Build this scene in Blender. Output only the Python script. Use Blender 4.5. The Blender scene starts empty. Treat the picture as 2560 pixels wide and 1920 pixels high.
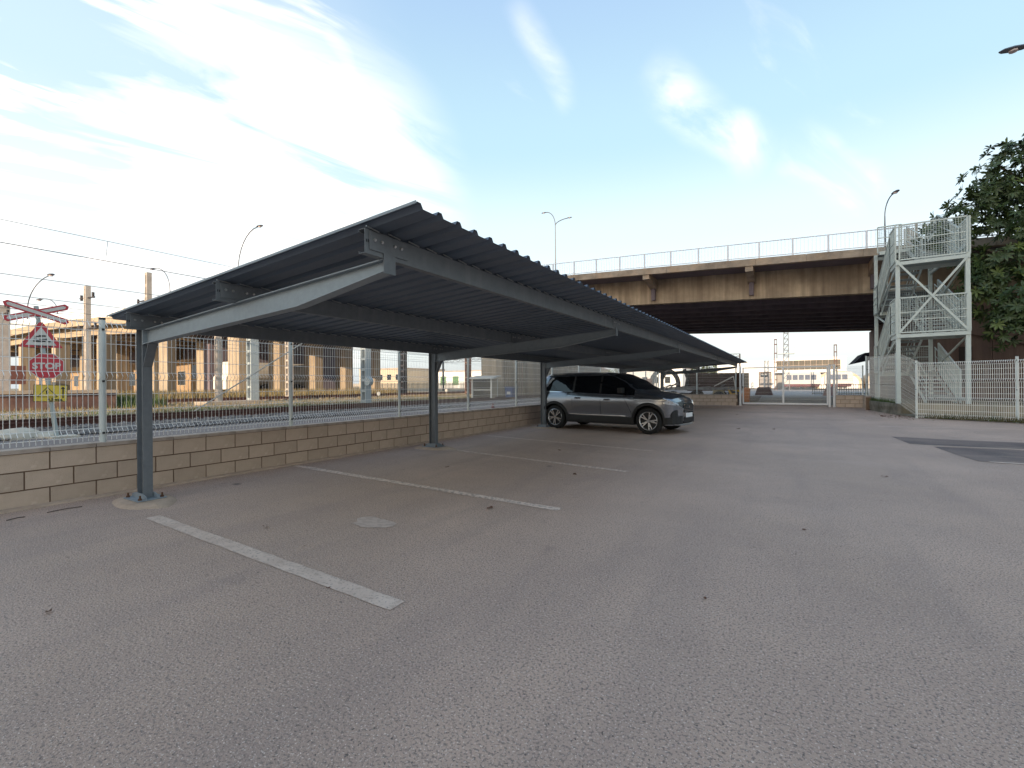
import bpy, math, random
from mathutils import Vector, Matrix
random.seed(7)
R = math.radians
scene = bpy.context.scene
COL = scene.collection

# ------------------------------------------------------------------ camera
cam_d = bpy.data.cameras.new('camera'); cam = bpy.data.objects.new('camera', cam_d)
COL.objects.link(cam); scene.camera = cam
cam_d.sensor_width = 36.0; cam_d.lens = 36.0 * 1152.0 / 2560.0
cam_d.clip_start = 0.05; cam_d.clip_end = 3000
PITCH, ROLL, YAW, CAMH = 0.001354, -0.007159, 0.542595, 1.307
_f = Vector((-math.sin(YAW) * math.cos(PITCH), math.cos(YAW) * math.cos(PITCH), math.sin(PITCH)))
_r = Vector((math.cos(YAW), math.sin(YAW), 0)); _u = _r.cross(_f)
_c, _s = math.cos(ROLL), math.sin(ROLL)
_r2, _u2 = _c * _r + _s * _u, -_s * _r + _c * _u
cam.matrix_world = Matrix(((_r2.x, _u2.x, -_f.x, 0), (_r2.y, _u2.y, -_f.y, 0), (_r2.z, _u2.z, -_f.z, CAMH), (0, 0, 0, 1)))

# ------------------------------------------------------------------ view
vs = scene.view_settings
vs.view_transform = 'Standard'; vs.look = 'None'; vs.gamma = 1.0; vs.use_curve_mapping = False
vs.exposure = 1.42

# ------------------------------------------------------------------ sun and sky
SUN_TRAVEL = Vector((-0.20, 1.0, -0.285)).normalized()
sd = bpy.data.lights.new('sun', 'SUN'); sd.energy = 2.7; sd.angle = R(0.5); sd.color = (1.0, 0.80, 0.58)
so = bpy.data.objects.new('sun', sd); COL.objects.link(so)
so.rotation_euler = SUN_TRAVEL.to_track_quat('-Z', 'Y').to_euler()
w = bpy.data.worlds.new('World'); scene.world = w; w.use_nodes = True
nt = w.node_tree; nt.nodes.clear()
def N(t, **k):
    n = nt.nodes.new(t)
    for a, b in k.items(): setattr(n, a, b)
    return n
def L(a, b): nt.links.new(a, b)
out = N('ShaderNodeOutputWorld'); bg = N('ShaderNodeBackground'); bg.inputs[1].default_value = 0.1
sky = N('ShaderNodeTexSky', sky_type='NISHITA', sun_disc=False)
sky.sun_elevation = math.asin(-SUN_TRAVEL.z); sky.sun_rotation = math.atan2(-SUN_TRAVEL.x, -SUN_TRAVEL.y)
sky.altitude = 0; sky.air_density = 1.0; sky.dust_density = 3.0; sky.ozone_density = 1.0
tc = N('ShaderNodeTexCoord'); sep = N('ShaderNodeSeparateXYZ'); L(tc.outputs['Generated'], sep.inputs[0])
def M(op, a, b=None, c=None, clamp=False):
    n = N('ShaderNodeMath', operation=op); n.use_clamp = clamp
    for i, v in enumerate((a, b, c)):
        if v is None: continue
        if isinstance(v, (int, float)): n.inputs[i].default_value = v
        else: L(v, n.inputs[i])
    return n.outputs[0]
def SM(v, lo, hi):
    n = N('ShaderNodeMapRange', interpolation_type='SMOOTHSTEP'); L(v, n.inputs[0])
    n.inputs[1].default_value = lo; n.inputs[2].default_value = hi
    return n.outputs[0]
# cloud layer: direction projected on a plane 1 unit up; cirrus streaks
zc = M('MAXIMUM', M('ADD', sep.outputs[2], 0.12), 0.05)
px = M('DIVIDE', sep.outputs[0], zc); py = M('DIVIDE', sep.outputs[1], zc)
cmb = N('ShaderNodeCombineXYZ'); L(px, cmb.inputs[0]); L(py, cmb.inputs[1])
mp = N('ShaderNodeMapping', vector_type='TEXTURE'); L(cmb.outputs[0], mp.inputs[0])
mp.inputs['Rotation'].default_value = (0, 0, R(72)); mp.inputs['Scale'].default_value = (1.25, 0.36, 1); mp.inputs['Location'].default_value = (0.35, 0.2, 0)
n1 = N('ShaderNodeTexNoise'); L(mp.outputs[0], n1.inputs['Vector']); n1.inputs['Scale'].default_value = 1.7
n1.inputs['Detail'].default_value = 9; n1.inputs['Roughness'].default_value = 0.56; n1.inputs['Distortion'].default_value = 0.9
n2 = N('ShaderNodeTexNoise'); L(cmb.outputs[0], n2.inputs['Vector']); n2.inputs['Scale'].default_value = 2.2; n2.inputs['Detail'].default_value = 3
# bank of cirrus towards -X (left of the picture) and scattered wisps elsewhere
def spot(dx, dy, dz, lo, hi):
    v = Vector((dx, dy, dz)).normalized()
    d = N('ShaderNodeVectorMath', operation='DOT_PRODUCT'); L(tc.outputs['Generated'], d.inputs[0]); d.inputs[1].default_value = v
    return SM(d.outputs['Value'], lo, hi)
from math import sin, cos
def dirpx(u, v):   # sky direction of a bearing/elevation pair read off the photograph
    d = (u - 1280) / 1152 * _r2 - (v - 960) / 1152 * _u2 + _f
    return d.normalized()
bank = spot(*dirpx(230, 180), 0.885, 0.985)
def streak(a, b, wd_, k):      # a soft cirrus streak between two sky directions
    va, vb = dirpx(*a), dirpx(*b); n_ = va.cross(vb).normalized(); mid = (va + vb).normalized(); h_ = va.dot(mid)
    d = N('ShaderNodeVectorMath', operation='DOT_PRODUCT'); L(tc.outputs['Generated'], d.inputs[0]); d.inputs[1].default_value = n_
    wob = M('ADD', d.outputs['Value'], M('MULTIPLY', M('SUBTRACT', n2.outputs['Fac'], 0.5), 0.10))
    across = M('SUBTRACT', 1.0, SM(M('ABSOLUTE', wob), 0.0, wd_))
    e = N('ShaderNodeVectorMath', operation='DOT_PRODUCT'); L(tc.outputs['Generated'], e.inputs[0]); e.inputs[1].default_value = mid
    return M('MULTIPLY', M('MULTIPLY', across, SM(e.outputs['Value'], h_ - .004, min(.9999, h_ + .010))), k)
wisp = M('MAXIMUM', streak((1630, 180), (1900, 400), .055, .62), streak((2000, 370), (2160, 480), .05, .5))
wisp = M('MAXIMUM', wisp, streak((1310, 60), (1390, 230), .035, .40))
wisp = M('MAXIMUM', wisp, streak((820, 120), (880, 240), .05, .6))
low = M('MULTIPLY', spot(*dirpx(700, 520), 0.93, 0.995), 0.75)
tex = SM(n1.outputs['Fac'], 0.43, 0.66)
cl = M('MULTIPLY', bank, tex)
cl = M('MAXIMUM', cl, M('MULTIPLY', bank, 0.10))
cl = M('MAXIMUM', cl, M('MULTIPLY', wisp, SM(n1.outputs['Fac'], 0.30, 0.68)))
cl = M('MAXIMUM', cl, M('MULTIPLY', low, SM(n1.outputs['Fac'], 0.3, 0.62)))
cl = M('MAXIMUM', cl, M('MULTIPLY', SM(n1.outputs['Fac'], 0.62, 0.85), 0.25))
rp = N('ShaderNodeValToRGB'); L(sep.outputs[2], rp.inputs[0]); rp.color_ramp.interpolation = 'EASE'
SK = [(0.0, (3.9, 4.2, 4.4)), (0.16, (4.7, 4.9, 4.9)), (0.30, (3.9, 4.6, 4.7)), (0.46, (2.6, 3.75, 4.15)), (0.70, (2.05, 2.95, 4.15)), (1.0, (1.9, 2.75, 4.0))]
for k_, (p_, c_) in enumerate(SK):
    e_ = rp.color_ramp.elements[k_] if k_ < 2 else rp.color_ramp.elements.new(p_)
    e_.position = p_; e_.color = (c_[0] / 10, c_[1] / 10, c_[2] / 10, 1)
sc10 = N('ShaderNodeMixRGB', blend_type='MULTIPLY'); sc10.inputs[0].default_value = 1; L(rp.outputs[0], sc10.inputs[1]); sc10.inputs[2].default_value = (10, 10, 10, 1)
hz = N('ShaderNodeMixRGB'); hz.inputs[0].default_value = 0.30; L(sc10.outputs[0], hz.inputs[1]); L(sky.outputs[0], hz.inputs[2])
cm = N('ShaderNodeMixRGB'); L(M('MULTIPLY', cl, 0.92), cm.inputs[0]); L(hz.outputs[0], cm.inputs[1]); cm.inputs[2].default_value = (7.6, 6.9, 6.3, 1)
L(cm.outputs[0], bg.inputs[0]); L(bg.outputs[0], out.inputs[0])

# ------------------------------------------------------------------ helpers
def tag(o, label=None, cat=None, group=None, kind=None):
    if label: o['label'] = label
    if cat: o['category'] = cat
    if group: o['group'] = group
    if kind: o['kind'] = kind
    return o
def thing(name, label, cat, loc=(0, 0, 0), rz=0, group=None):
    o = bpy.data.objects.new(name, None); COL.objects.link(o); o.empty_display_size = 0.2
    o.location = loc; o.rotation_euler = (0, 0, rz)
    return tag(o, label, cat, group)
class MB:
    def __init__(s): s.v = []; s.f = []; s.m = []; s.cur = 0; s.smooth = False
    def add(s, vs_, fs_):
        b = len(s.v); s.v += [tuple(p) for p in vs_]
        s.f += [tuple(i + b for i in f) for f in fs_]; s.m += [s.cur] * len(fs_)
    def box(s, x0, x1, y0, y1, z0, z1):
        s.add([(x0, y0, z0), (x1, y0, z0), (x1, y1, z0), (x0, y1, z0), (x0, y0, z1), (x1, y0, z1), (x1, y1, z1), (x0, y1, z1)],
              [(0, 3, 2, 1), (4, 5, 6, 7), (0, 1, 5, 4), (1, 2, 6, 5), (2, 3, 7, 6), (3, 0, 4, 7)])
        return s
    def bar(s, p, q, w, h, up=(0, 0, 1)):      # box from p to q, w sideways, h along up
        p, q = Vector(p), Vector(q); d = (q - p).normalized(); up = Vector(up)
        if abs(d.dot(up)) > 0.98: up = Vector((0, 1, 0))
        sd_ = d.cross(up).normalized(); u2 = sd_.cross(d).normalized()
        a, b = sd_ * w / 2, u2 * h / 2
        s.add([p - a - b, p + a - b, p + a + b, p - a + b, q - a - b, q + a - b, q + a + b, q - a + b],
              [(0, 1, 2, 3), (7, 6, 5, 4), (0, 4, 5, 1), (1, 5, 6, 2), (2, 6, 7, 3), (3, 7, 4, 0)])
        return s
    def tube(s, pts, r, n=6, cap=True, r2=None):
        pts = [Vector(p) for p in pts]; k = len(pts); rings = []
        prev = None
        for i, p in enumerate(pts):
            d = (pts[min(i + 1, k - 1)] - pts[max(i - 1, 0)]).normalized()
            ref = Vector((0, 0, 1)) if abs(d.z) < 0.9 else Vector((1, 0, 0))
            a = d.cross(ref).normalized() if prev is None else (prev - d * prev.dot(d)).normalized()
            prev = a; b = d.cross(a)
            rr = r if r2 is None else r + (r2 - r) * i / (k - 1)
            rings.append([p + (a * math.cos(2 * math.pi * j / n) + b * math.sin(2 * math.pi * j / n)) * rr for j in range(n)])
        vs_ = [v for ring in rings for v in ring]; fs_ = []
        for i in range(k - 1):
            for j in range(n):
                fs_.append((i * n + j, i * n + (j + 1) % n, (i + 1) * n + (j + 1) % n, (i + 1) * n + j))
        if cap: fs_.append(tuple(range(n - 1, -1, -1))); fs_.append(tuple((k - 1) * n + j for j in range(n)))
        s.add(vs_, fs_); return s
    def prism(s, poly, axis, a0, a1):          # poly in the two other axes, extruded along axis
        def P(c, a):
            if axis == 'x': return (a, c[0], c[1])
            if axis == 'y': return (c[0], a, c[1])
            return (c[0], c[1], a)
        n = len(poly)
        s.add([P(c, a0) for c in poly] + [P(c, a1) for c in poly],
              [tuple(range(n - 1, -1, -1)), tuple(range(n, 2 * n))] + [(i, (i + 1) % n, n + (i + 1) % n, n + i) for i in range(n)])
        return s
    def grid(s, rows):                          # rows of points
        m, n = len(rows), len(rows[0])
        s.add([p for r_ in rows for p in r_], [(i * n + j, i * n + j + 1, (i + 1) * n + j + 1, (i + 1) * n + j) for i in range(m - 1) for j in range(n - 1)])
        return s
    def xf(s, mat, start=0):
        for i in range(start, len(s.v)): s.v[i] = tuple(mat @ Vector(s.v[i]))
        return s
    def mesh(s, name, mats):
        me = bpy.data.meshes.new(name); me.from_pydata(s.v, [], s.f)
        for m_ in (mats if isinstance(mats, (list, tuple)) else [mats]): me.materials.append(m_)
        if any(s.m): me.polygons.foreach_set('material_index', s.m)
        if s.smooth: me.polygons.foreach_set('use_smooth', [True] * len(s.f))
        me.update(); return me
    def build(s, name, mats, parent=None, bevel=0, fix=False):
        me = s.mesh(name, mats)
        if fix:
            import bmesh
            bm = bmesh.new(); bm.from_mesh(me); bmesh.ops.recalc_face_normals(bm, faces=bm.faces); bm.to_mesh(me); bm.free()
        o = bpy.data.objects.new(name, me); COL.objects.link(o)
        if parent is not None: o.parent = parent
        if bevel:
            b = o.modifiers.new('bevel', 'BEVEL'); b.width = bevel; b.segments = 2; b.limit_method = 'ANGLE'
        return o
def linked(name, me, parent, loc=(0, 0, 0), rot=(0, 0, 0), sc=None):
    o = bpy.data.objects.new(name, me); COL.objects.link(o); o.parent = parent
    o.location = loc; o.rotation_euler = rot
    if sc: o.scale = sc
    return o
def copy_tree(o, parent=None):
    c = o.copy(); COL.objects.link(c); c.parent = parent
    for ch in list(o.children): copy_tree(ch, c)
    return c

# ------------------------------------------------------------------ materials
MATS = {}
def mat(name, col, rough=0.8, metal=0.0, col2=None, scale=6.0, detail=5, bump=0.0, bscale=None, stain=None, sscale=1.0, samt=0.5,
        speck=None, rnd=0.0, coat=0.0, streak=None, spec=None, stretch=None, wear=()):
    if name in MATS: return MATS[name]
    m = bpy.data.materials.new(name); m.use_nodes = True; t = m.node_tree; b = t.nodes['Principled BSDF']
    MATS[name] = m
    b.inputs['Roughness'].default_value = rough; b.inputs['Metallic'].default_value = metal
    if coat: b.inputs['Coat Weight'].default_value = coat; b.inputs['Coat Roughness'].default_value = 0.04
    if spec is not None: b.inputs['Specular IOR Level'].default_value = spec
    tcn = t.nodes.new('ShaderNodeTexCoord'); vec = tcn.outputs['Object']
    def noise(sc, det=5, st=None, rgh=0.6):
        n = t.nodes.new('ShaderNodeTexNoise'); n.inputs['Scale'].default_value = sc; n.inputs['Detail'].default_value = det; n.inputs['Roughness'].default_value = rgh
        if st:
            mpn = t.nodes.new('ShaderNodeMapping'); mpn.inputs['Scale'].default_value = st; t.links.new(vec, mpn.inputs[0]); t.links.new(mpn.outputs[0], n.inputs['Vector'])
        else: t.links.new(vec, n.inputs['Vector'])
        return n.outputs['Fac']
    def ramp(v, lo, hi):
        n = t.nodes.new('ShaderNodeMapRange'); t.links.new(v, n.inputs[0]); n.inputs[1].default_value = lo; n.inputs[2].default_value = hi; return n.outputs[0]
    def mix(f, a, c):
        n = t.nodes.new('ShaderNodeMixRGB')
        if isinstance(f, float): n.inputs[0].default_value = f
        else: t.links.new(f, n.inputs[0])
        for i, v in ((1, a), (2, c)):
            if isinstance(v, tuple): n.inputs[i].default_value = (*v[:3], 1)
            else: t.links.new(v, n.inputs[i])
        return n.outputs[0]
    c = tuple(col)
    if col2: c = mix(ramp(noise(scale, detail, stretch), 0.3, 0.7), c, tuple(col2))
    if stain: 
        f = ramp(noise(sscale, 6), 0.48, 0.68); mu = t.nodes.new('ShaderNodeMath'); mu.operation = 'MULTIPLY'; t.links.new(f, mu.inputs[0]); mu.inputs[1].default_value = samt
        c = mix(mu.outputs[0], c, tuple(stain))
    if streak:   # vertical run-off streaks: (colour, amount)
        f = ramp(noise(1.7, 8, (2.2, 2.2, 0.10)), 0.36, 0.72); mu = t.nodes.new('ShaderNodeMath'); mu.operation = 'MULTIPLY'; t.links.new(f, mu.inputs[0]); mu.inputs[1].default_value = streak[1]
        c = mix(mu.outputs[0], c, tuple(streak[0]))
    for st_, sc_, lo_, hi_, cc_, am_ in wear:
        f = ramp(noise(sc_, 7, st_), lo_, hi_); mu = t.nodes.new('ShaderNodeMath'); mu.operation = 'MULTIPLY'; mu.use_clamp = True; t.links.new(f, mu.inputs[0]); mu.inputs[1].default_value = am_
        c = mix(mu.outputs[0], c, tuple(cc_))
    if speck:    # (colour, scale, threshold)
        for sc_, sscale_, th in speck:
            c = mix(ramp(noise(sscale_, 2), th, th + 0.06), c, tuple(sc_))
    if rnd:
        oi = t.nodes.new('ShaderNodeObjectInfo'); hsv = t.nodes.new('ShaderNodeHueSaturation')
        n = t.nodes.new('ShaderNodeMapRange'); t.links.new(oi.outputs['Random'], n.inputs[0]); n.inputs[3].default_value = 1 - rnd; n.inputs[4].default_value = 1 + rnd
        t.links.new(n.outputs[0], hsv.inputs['Value'])
        if isinstance(c, tuple): hsv.inputs['Color'].default_value = (*c, 1)
        else: t.links.new(c, hsv.inputs['Color'])
        c = hsv.outputs[0]
    if isinstance(c, tuple): b.inputs['Base Color'].default_value = (*c[:3], 1)
    else: t.links.new(c, b.inputs['Base Color'])
    if bump:
        bn = t.nodes.new('ShaderNodeBump'); bn.inputs['Strength'].default_value = bump; bn.inputs['Distance'].default_value = 0.02
        t.links.new(noise(bscale or scale * 4, 4), bn.inputs['Height']); t.links.new(bn.outputs[0], b.inputs['Normal'])
    return m
asphalt = mat('asphalt', (0.66, 0.465, 0.36), 0.74, col2=(0.44, 0.31, 0.25), scale=0.40, detail=12, stain=(0.62, 0.43, 0.31), sscale=0.19, samt=0.7,
              wear=[((1.6, .22, 1), .9, .50, .72, (.34, .25, .215), .55), ((.3, 1.2, 1), .7, .55, .75, (.66, .49, .40), .5), ((1, 1, 1), 2.6, .64, .74, (.27, .195, .165), .55), ((1, 1, 1), .10, .45, .62, (.40, .29, .24), .45)],
              speck=[((0.29, 0.215, 0.18), 80, 0.535), ((0.85, 0.70, 0.60), 105, 0.61), ((0.14, 0.105, 0.09), 50, 0.645), ((0.12, 0.095, 0.085), 1.3, 0.735)], bump=0.9, bscale=90)
tar = mat('tar_patch', (0.155, 0.112, 0.10), 0.85, col2=(0.20, 0.15, 0.13), scale=1.2, wear=[((.5, 2.5, 1), 1.2, .5, .7, (.32, .235, .19), .6)], speck=[((.33, .26, .22), 60, .63)], stain=(0.045, 0.04, 0.045), sscale=0.7, samt=0.8, bump=0.3, bscale=70)
paint_ln = mat('worn_line_paint', (0.69, 0.545, 0.45), 0.85, col2=(0.57, 0.44, 0.355), scale=5, wear=[((1, 1, 1), 3.5, .46, .64, (.52, .385, .31), .65), ((1, 1, 1), 16, .53, .64, (.46, .34, .27), .7)], speck=[((0.40, 0.31, 0.26), 45, 0.575)], bump=0.5, bscale=60)
paint_old = mat('faded_line_paint', (0.78, 0.62, 0.52), 0.85, col2=(0.68, 0.53, 0.44), scale=5, speck=[((0.44, 0.34, 0.285), 22, 0.50)], bump=0.4, bscale=60)
path_m = mat('service_road', (0.20, 0.16, 0.145), 0.9, col2=(0.155, 0.125, 0.112), scale=0.8, speck=[((0.33, 0.31, 0.30), 30, 0.62)])
dirt = mat('dry_ground', (0.36, 0.28, 0.205), 0.95, col2=(0.20, 0.16, 0.11), scale=0.35, detail=9, stain=(0.11, 0.125, 0.055), sscale=0.22, samt=0.85, speck=[((0.42, 0.36, 0.28), 5, 0.66)], bump=0.8, bscale=6)
ballast_m = mat('ballast', (0.17, 0.16, 0.155), 0.9, col2=(0.07, 0.066, 0.065), scale=9, bump=1.0, bscale=14)
stone_m = mat('ballast_stone', (0.34, 0.30, 0.275), 0.9, col2=(0.06, 0.052, 0.05), scale=9, detail=2)
block_m = mat('beige_block', (0.60, 0.46, 0.35), 0.92, col2=(0.47, 0.355, 0.265), scale=3.0, wear=[((1, 1, 1), 1.3, .56, .72, (.33, .235, .16), .55), ((1, 3, 1), 6, .60, .74, (.72, .58, .45), .5)], detail=8, stain=(0.36, 0.25, 0.16), sscale=1.6, samt=0.55, speck=[((0.40, 0.29, 0.20), 90, 0.64)], bump=0.35, bscale=110, rnd=0.09)
mortar_m = mat('brown_mortar', (0.17, 0.105, 0.066), 0.95, bump=0.3, bscale=60)
coping_m = mat('coping', (0.50, 0.41, 0.34), 0.92, col2=(0.38, 0.30, 0.245), scale=4, stain=(0.17, 0.14, 0.115), sscale=2.2, samt=0.6, bump=0.3, bscale=60, rnd=0.06)
white_fence = mat('white_fence_coat', (0.60, 0.63, 0.60), 0.42, spec=0.4, stain=(0.50, 0.49, 0.44), sscale=3, samt=0.4)
wire_m = mat('fence_wire', (0.88, 0.84, 0.77), 0.5)
black_pl = mat('black_plastic', (0.015, 0.015, 0.017), 0.5)
steel = mat('galvanised_steel', wear=[((5, 5, .5), 1.5, .52, .70, (.26, .27, .27), .35), ((1, 1, 1), 4, .66, .74, (.16, .10, .07), .35)], col=(0.175, 0.19, 0.205), rough=0.55, metal=0.25, col2=(0.14, 0.155, 0.17), scale=14, detail=3, stain=(0.19, 0.205, 0.21), sscale=2.5, samt=0.35)
steel_lt = mat('galvanised_beam', (0.29, 0.33, 0.36), 0.55, 0.25, col2=(0.25, 0.285, 0.31), scale=16, detail=3)
sheet_m = mat('grey_blue_sheet', wear=[((.2, 4, 1), 2, .5, .72, (.20, .21, .22), .30), ((1, 1, 1), 1.1, .6, .72, (.06, .07, .085), .4)], col=(0.108, 0.14, 0.188), rough=0.45, metal=0.2, col2=(0.094, 0.122, 0.162), scale=1.2, stain=(0.12, 0.13, 0.145), sscale=0.8, samt=0.35)
bolt_m = mat('rusty_bolt', (0.13, 0.065, 0.035), 0.8, 0.3)
zinc = mat('zinc_bolt', (0.45, 0.46, 0.46), 0.35, 0.8)
pad_m = mat('mortar_pad', (0.52, 0.385, 0.285), 0.95, col2=(0.38, 0.28, 0.205), scale=6, bump=0.6, bscale=30)
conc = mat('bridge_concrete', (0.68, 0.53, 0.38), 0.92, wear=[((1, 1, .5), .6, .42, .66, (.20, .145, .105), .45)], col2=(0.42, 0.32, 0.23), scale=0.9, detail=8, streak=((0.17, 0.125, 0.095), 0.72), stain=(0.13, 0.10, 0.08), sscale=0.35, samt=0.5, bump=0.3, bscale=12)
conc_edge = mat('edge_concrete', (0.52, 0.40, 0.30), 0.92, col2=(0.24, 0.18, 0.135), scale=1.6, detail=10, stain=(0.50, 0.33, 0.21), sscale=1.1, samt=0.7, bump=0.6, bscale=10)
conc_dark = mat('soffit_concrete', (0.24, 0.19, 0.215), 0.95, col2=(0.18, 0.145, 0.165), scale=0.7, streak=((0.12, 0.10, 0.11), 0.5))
pier_m = mat('pier_concrete', (0.46, 0.37, 0.265), 0.92, col2=(0.38, 0.30, 0.215), scale=0.8, detail=7, streak=((0.20, 0.15, 0.105), 0.7), bump=0.2, bscale=10)
wall_red = mat('abutment_wall', (0.23, 0.15, 0.115), 0.95, col2=(0.17, 0.105, 0.085), scale=0.6, detail=7, streak=((0.07, 0.05, 0.045), 0.6), bump=0.4, bscale=12)
old_conc = mat('old_concrete', (0.28, 0.25, 0.20), 0.95, col2=(0.13, 0.115, 0.085), scale=2.2, detail=9, stain=(0.09, 0.085, 0.05), sscale=2.0, samt=0.8, bump=0.7, bscale=16)
rail_wh = mat('bridge_railing_paint', (0.85, 0.82, 0.84), 0.5)
tower_m = mat('pale_green_grey_steel', (0.56, 0.60, 0.56), 0.5, 0.1, col2=(0.50, 0.54, 0.51), scale=5)
tread_m = mat('tread_grating', (0.33, 0.35, 0.34), 0.6, 0.2)
lamp_m = mat('lamp_grey', (0.13, 0.14, 0.16), 0.5, 0.3)
lamp_gl = mat('lamp_lens', (0.62, 0.50, 0.47), 0.25)
rust = mat('rusty_rail', (0.13, 0.055, 0.04), 0.85, 0.2, col2=(0.08, 0.035, 0.028), scale=5)
rail_top = mat('rail_head', (0.16, 0.09, 0.08), 0.5, 0.5)
sleeper_m = mat('sleeper', (0.22, 0.19, 0.16), 0.95, col2=(0.15, 0.12, 0.10), scale=4)
post_conc = mat('catenary_concrete', (0.50, 0.44, 0.38), 0.9, col2=(0.42, 0.36, 0.31), scale=3, stain=(0.30, 0.24, 0.19), sscale=1.5, samt=0.5)
post_grey = mat('catenary_steel', (0.36, 0.40, 0.41), 0.6, 0.1)
post_dark = mat('dark_steel', (0.05, 0.045, 0.05), 0.7, 0.2)
wire_dark = mat('wire', (0.14, 0.15, 0.16), 0.6)
red_sign = mat('sign_red', (0.52, 0.03, 0.045), 0.45, col2=(0.45, 0.03, 0.045), scale=6)
wht_sign = mat('sign_white', (0.62, 0.60, 0.56), 0.5, col2=(0.52, 0.50, 0.46), scale=7)
yel_sign = mat('sign_yellow', (0.72, 0.52, 0.06), 0.5, col2=(0.64, 0.46, 0.05), scale=7)
blk_sign = mat('sign_black', (0.02, 0.018, 0.018), 0.5)
leafm = mat('leaf_green', (0.030, 0.058, 0.020), 0.45, col2=(0.075, 0.105, 0.032), scale=1.1, detail=3, spec=0.45)
leafy = mat('leaf_yellow_green', (0.15, 0.18, 0.045), 0.5, col2=(0.06, 0.11, 0.022), scale=1.5)
bark = mat('bark', (0.10, 0.075, 0.055), 0.95, bump=0.6, bscale=20, col2=(0.06, 0.045, 0.035))
grass_m = mat('green_grass', (0.085, 0.115, 0.038), 0.9, col2=(0.06, 0.10, 0.03), scale=2)
dry_m = mat('dry_weed', (0.26, 0.185, 0.09), 0.95, col2=(0.13, 0.115, 0.05), scale=1.5)
white_w = mat('white_render', (0.76, 0.75, 0.73), 0.9, col2=(0.70, 0.69, 0.67), scale=0.5)
cream_w = mat('cream_render', (0.55, 0.46, 0.34), 0.9, col2=(0.46, 0.37, 0.27), scale=0.5)
brick_w = mat('orange_brick', (0.40, 0.28, 0.17), 0.95, col2=(0.27, 0.18, 0.11), scale=0.7, detail=7)
glass_d = mat('dark_glass', (0.02, 0.024, 0.028), 0.12, spec=0.6)
glass_g = mat('dusty_glazing', (0.02, 0.02, 0.016), 0.5, col2=(0.06, 0.05, 0.035), scale=0.8)
frame_m = mat('brown_frame', (0.15, 0.10, 0.07), 0.8)
rust_d = mat('dark_rust', (0.055, 0.028, 0.022), 0.9, col2=(0.035, 0.02, 0.016), scale=2)
grey_st = mat('grey_scrap', (0.20, 0.20, 0.20), 0.7, 0.3, col2=(0.10, 0.09, 0.09), scale=4)
orange_m = mat('orange_machine', (0.50, 0.16, 0.03), 0.6, col2=(0.36, 0.12, 0.03), scale=3)
yellow_m = mat('yellow_machine', (0.60, 0.36, 0.04), 0.6)
maroon = mat('maroon_barrier', (0.10, 0.022, 0.035), 0.6, col2=(0.07, 0.02, 0.03), scale=3)
blue_m = mat('blue_bin', (0.03, 0.06, 0.17), 0.6)
green_d = mat('green_door', (0.10, 0.20, 0.09), 0.7)
litter_m = mat('dead_leaf', (0.13, 0.055, 0.03), 0.9, col2=(0.08, 0.04, 0.025), scale=40)
bldg_m = mat('shade_block_render', (0.42, 0.36, 0.29), 0.9, col2=(0.38, 0.32, 0.26), scale=0.4)

# ------------------------------------------------------------------ ground
def sheet(name, pts, z, m, kind='structure', label=None):
    b = MB(); n = len(pts); b.add([(x, y, z) for x, y in pts], [tuple(range(n))])
    o = b.build(name, m); tag(o, label=label, kind=kind); return o
g = MB()
g.add([(-2000, -2000, -.06), (2000, -2000, -.06), (2000, 2000, -.06), (-2000, 2000, -.06)], [(0, 1, 2, 3)])
tag(g.build('ground', dirt), kind='structure')
lot = MB(); lot.add([(-7.1, -14, 0), (40, -14, 0), (40, 32, 0), (-7.1, 32, 0)], [(0, 1, 2, 3)])
tag(lot.build('parking_lot', asphalt), kind='structure')
sheet('access_road', [(-30, 32.0), (60, 32.0), (60, 118), (-22, 118)], 0.0, mat('access_road', (0.27, 0.26, 0.255), 0.9, col2=(0.20, 0.19, 0.19), scale=0.4, stain=(0.33, 0.31, 0.29), sscale=0.15, samt=0.5))
sheet('scrap_yard_soil', [(-30, 30.0), (-2.6, 30.0), (-1.9, 36), (-2.4, 52), (-30, 54)], .012, mat('scrap_soil', (.11, .08, .06), .95, col2=(.07, .05, .04), scale=.8, bump=.5, bscale=8))
y = MB()   # the railway yard rises gently away from the lot
xs = [(-7.25, .08), (-15.3, .08), (-15.32, .10), (-19.9, .12), (-21, .14), (-26, .30), (-60, .32), (-160, .35), (-400, .4)]
rows = []
for k in range(46):
    yy = -60 + k * 6.0
    rows.append([(x + (random.uniform(-.4, .4) if -60 < x < -20 else 0), yy, z + (random.uniform(-.05, .06) if -60 < x < -20 else 0)) for x, z in xs[2:]])
y.grid(rows); tag(y.build('yard_ground', dirt), kind='structure')
sheet('service_road', [(-7.25, -60), (-7.25, 210), (-15.45, 210), (-15.45, -60)], 0.105, path_m)

# painted lines and patches on the lot
def strip(name, p, q, wd, z, m, label):
    p, q = Vector((*p, 0)), Vector((*q, 0)); d = (q - p).normalized(); nrm = Vector((-d.y, d.x, 0)) * wd / 2
    n = max(2, int((q - p).length / 0.12)); rows = [[], []]
    rnd = random.Random(int(p.x * 100 + p.y * 7))
    for i in range(n + 1):
        c = p + (q - p) * i / n
        e = 0.006
        for s_, row in ((-1, rows[0]), (1, rows[1])):
            v = c + nrm * s_ * (1 + rnd.uniform(-.06, .06)); row.append((v.x + rnd.uniform(-e, e) * (i in (0, n)), v.y, z))
    b = MB(); b.grid(rows); o = b.build(name, m, fix=False)
    for f in o.data.polygons: pass
    return tag(o, label=label, kind='structure')
strip('parking_line', (-5.50, 2.10), (-2.00, 1.98), .125, .004, paint_ln, 'nearest white bay line beside the first column')
strip('parking_line', (-6.95, 4.64), (-2.06, 4.36), .115, .004, paint_old, 'faded white bay line in the middle of the first carport bay')
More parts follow.
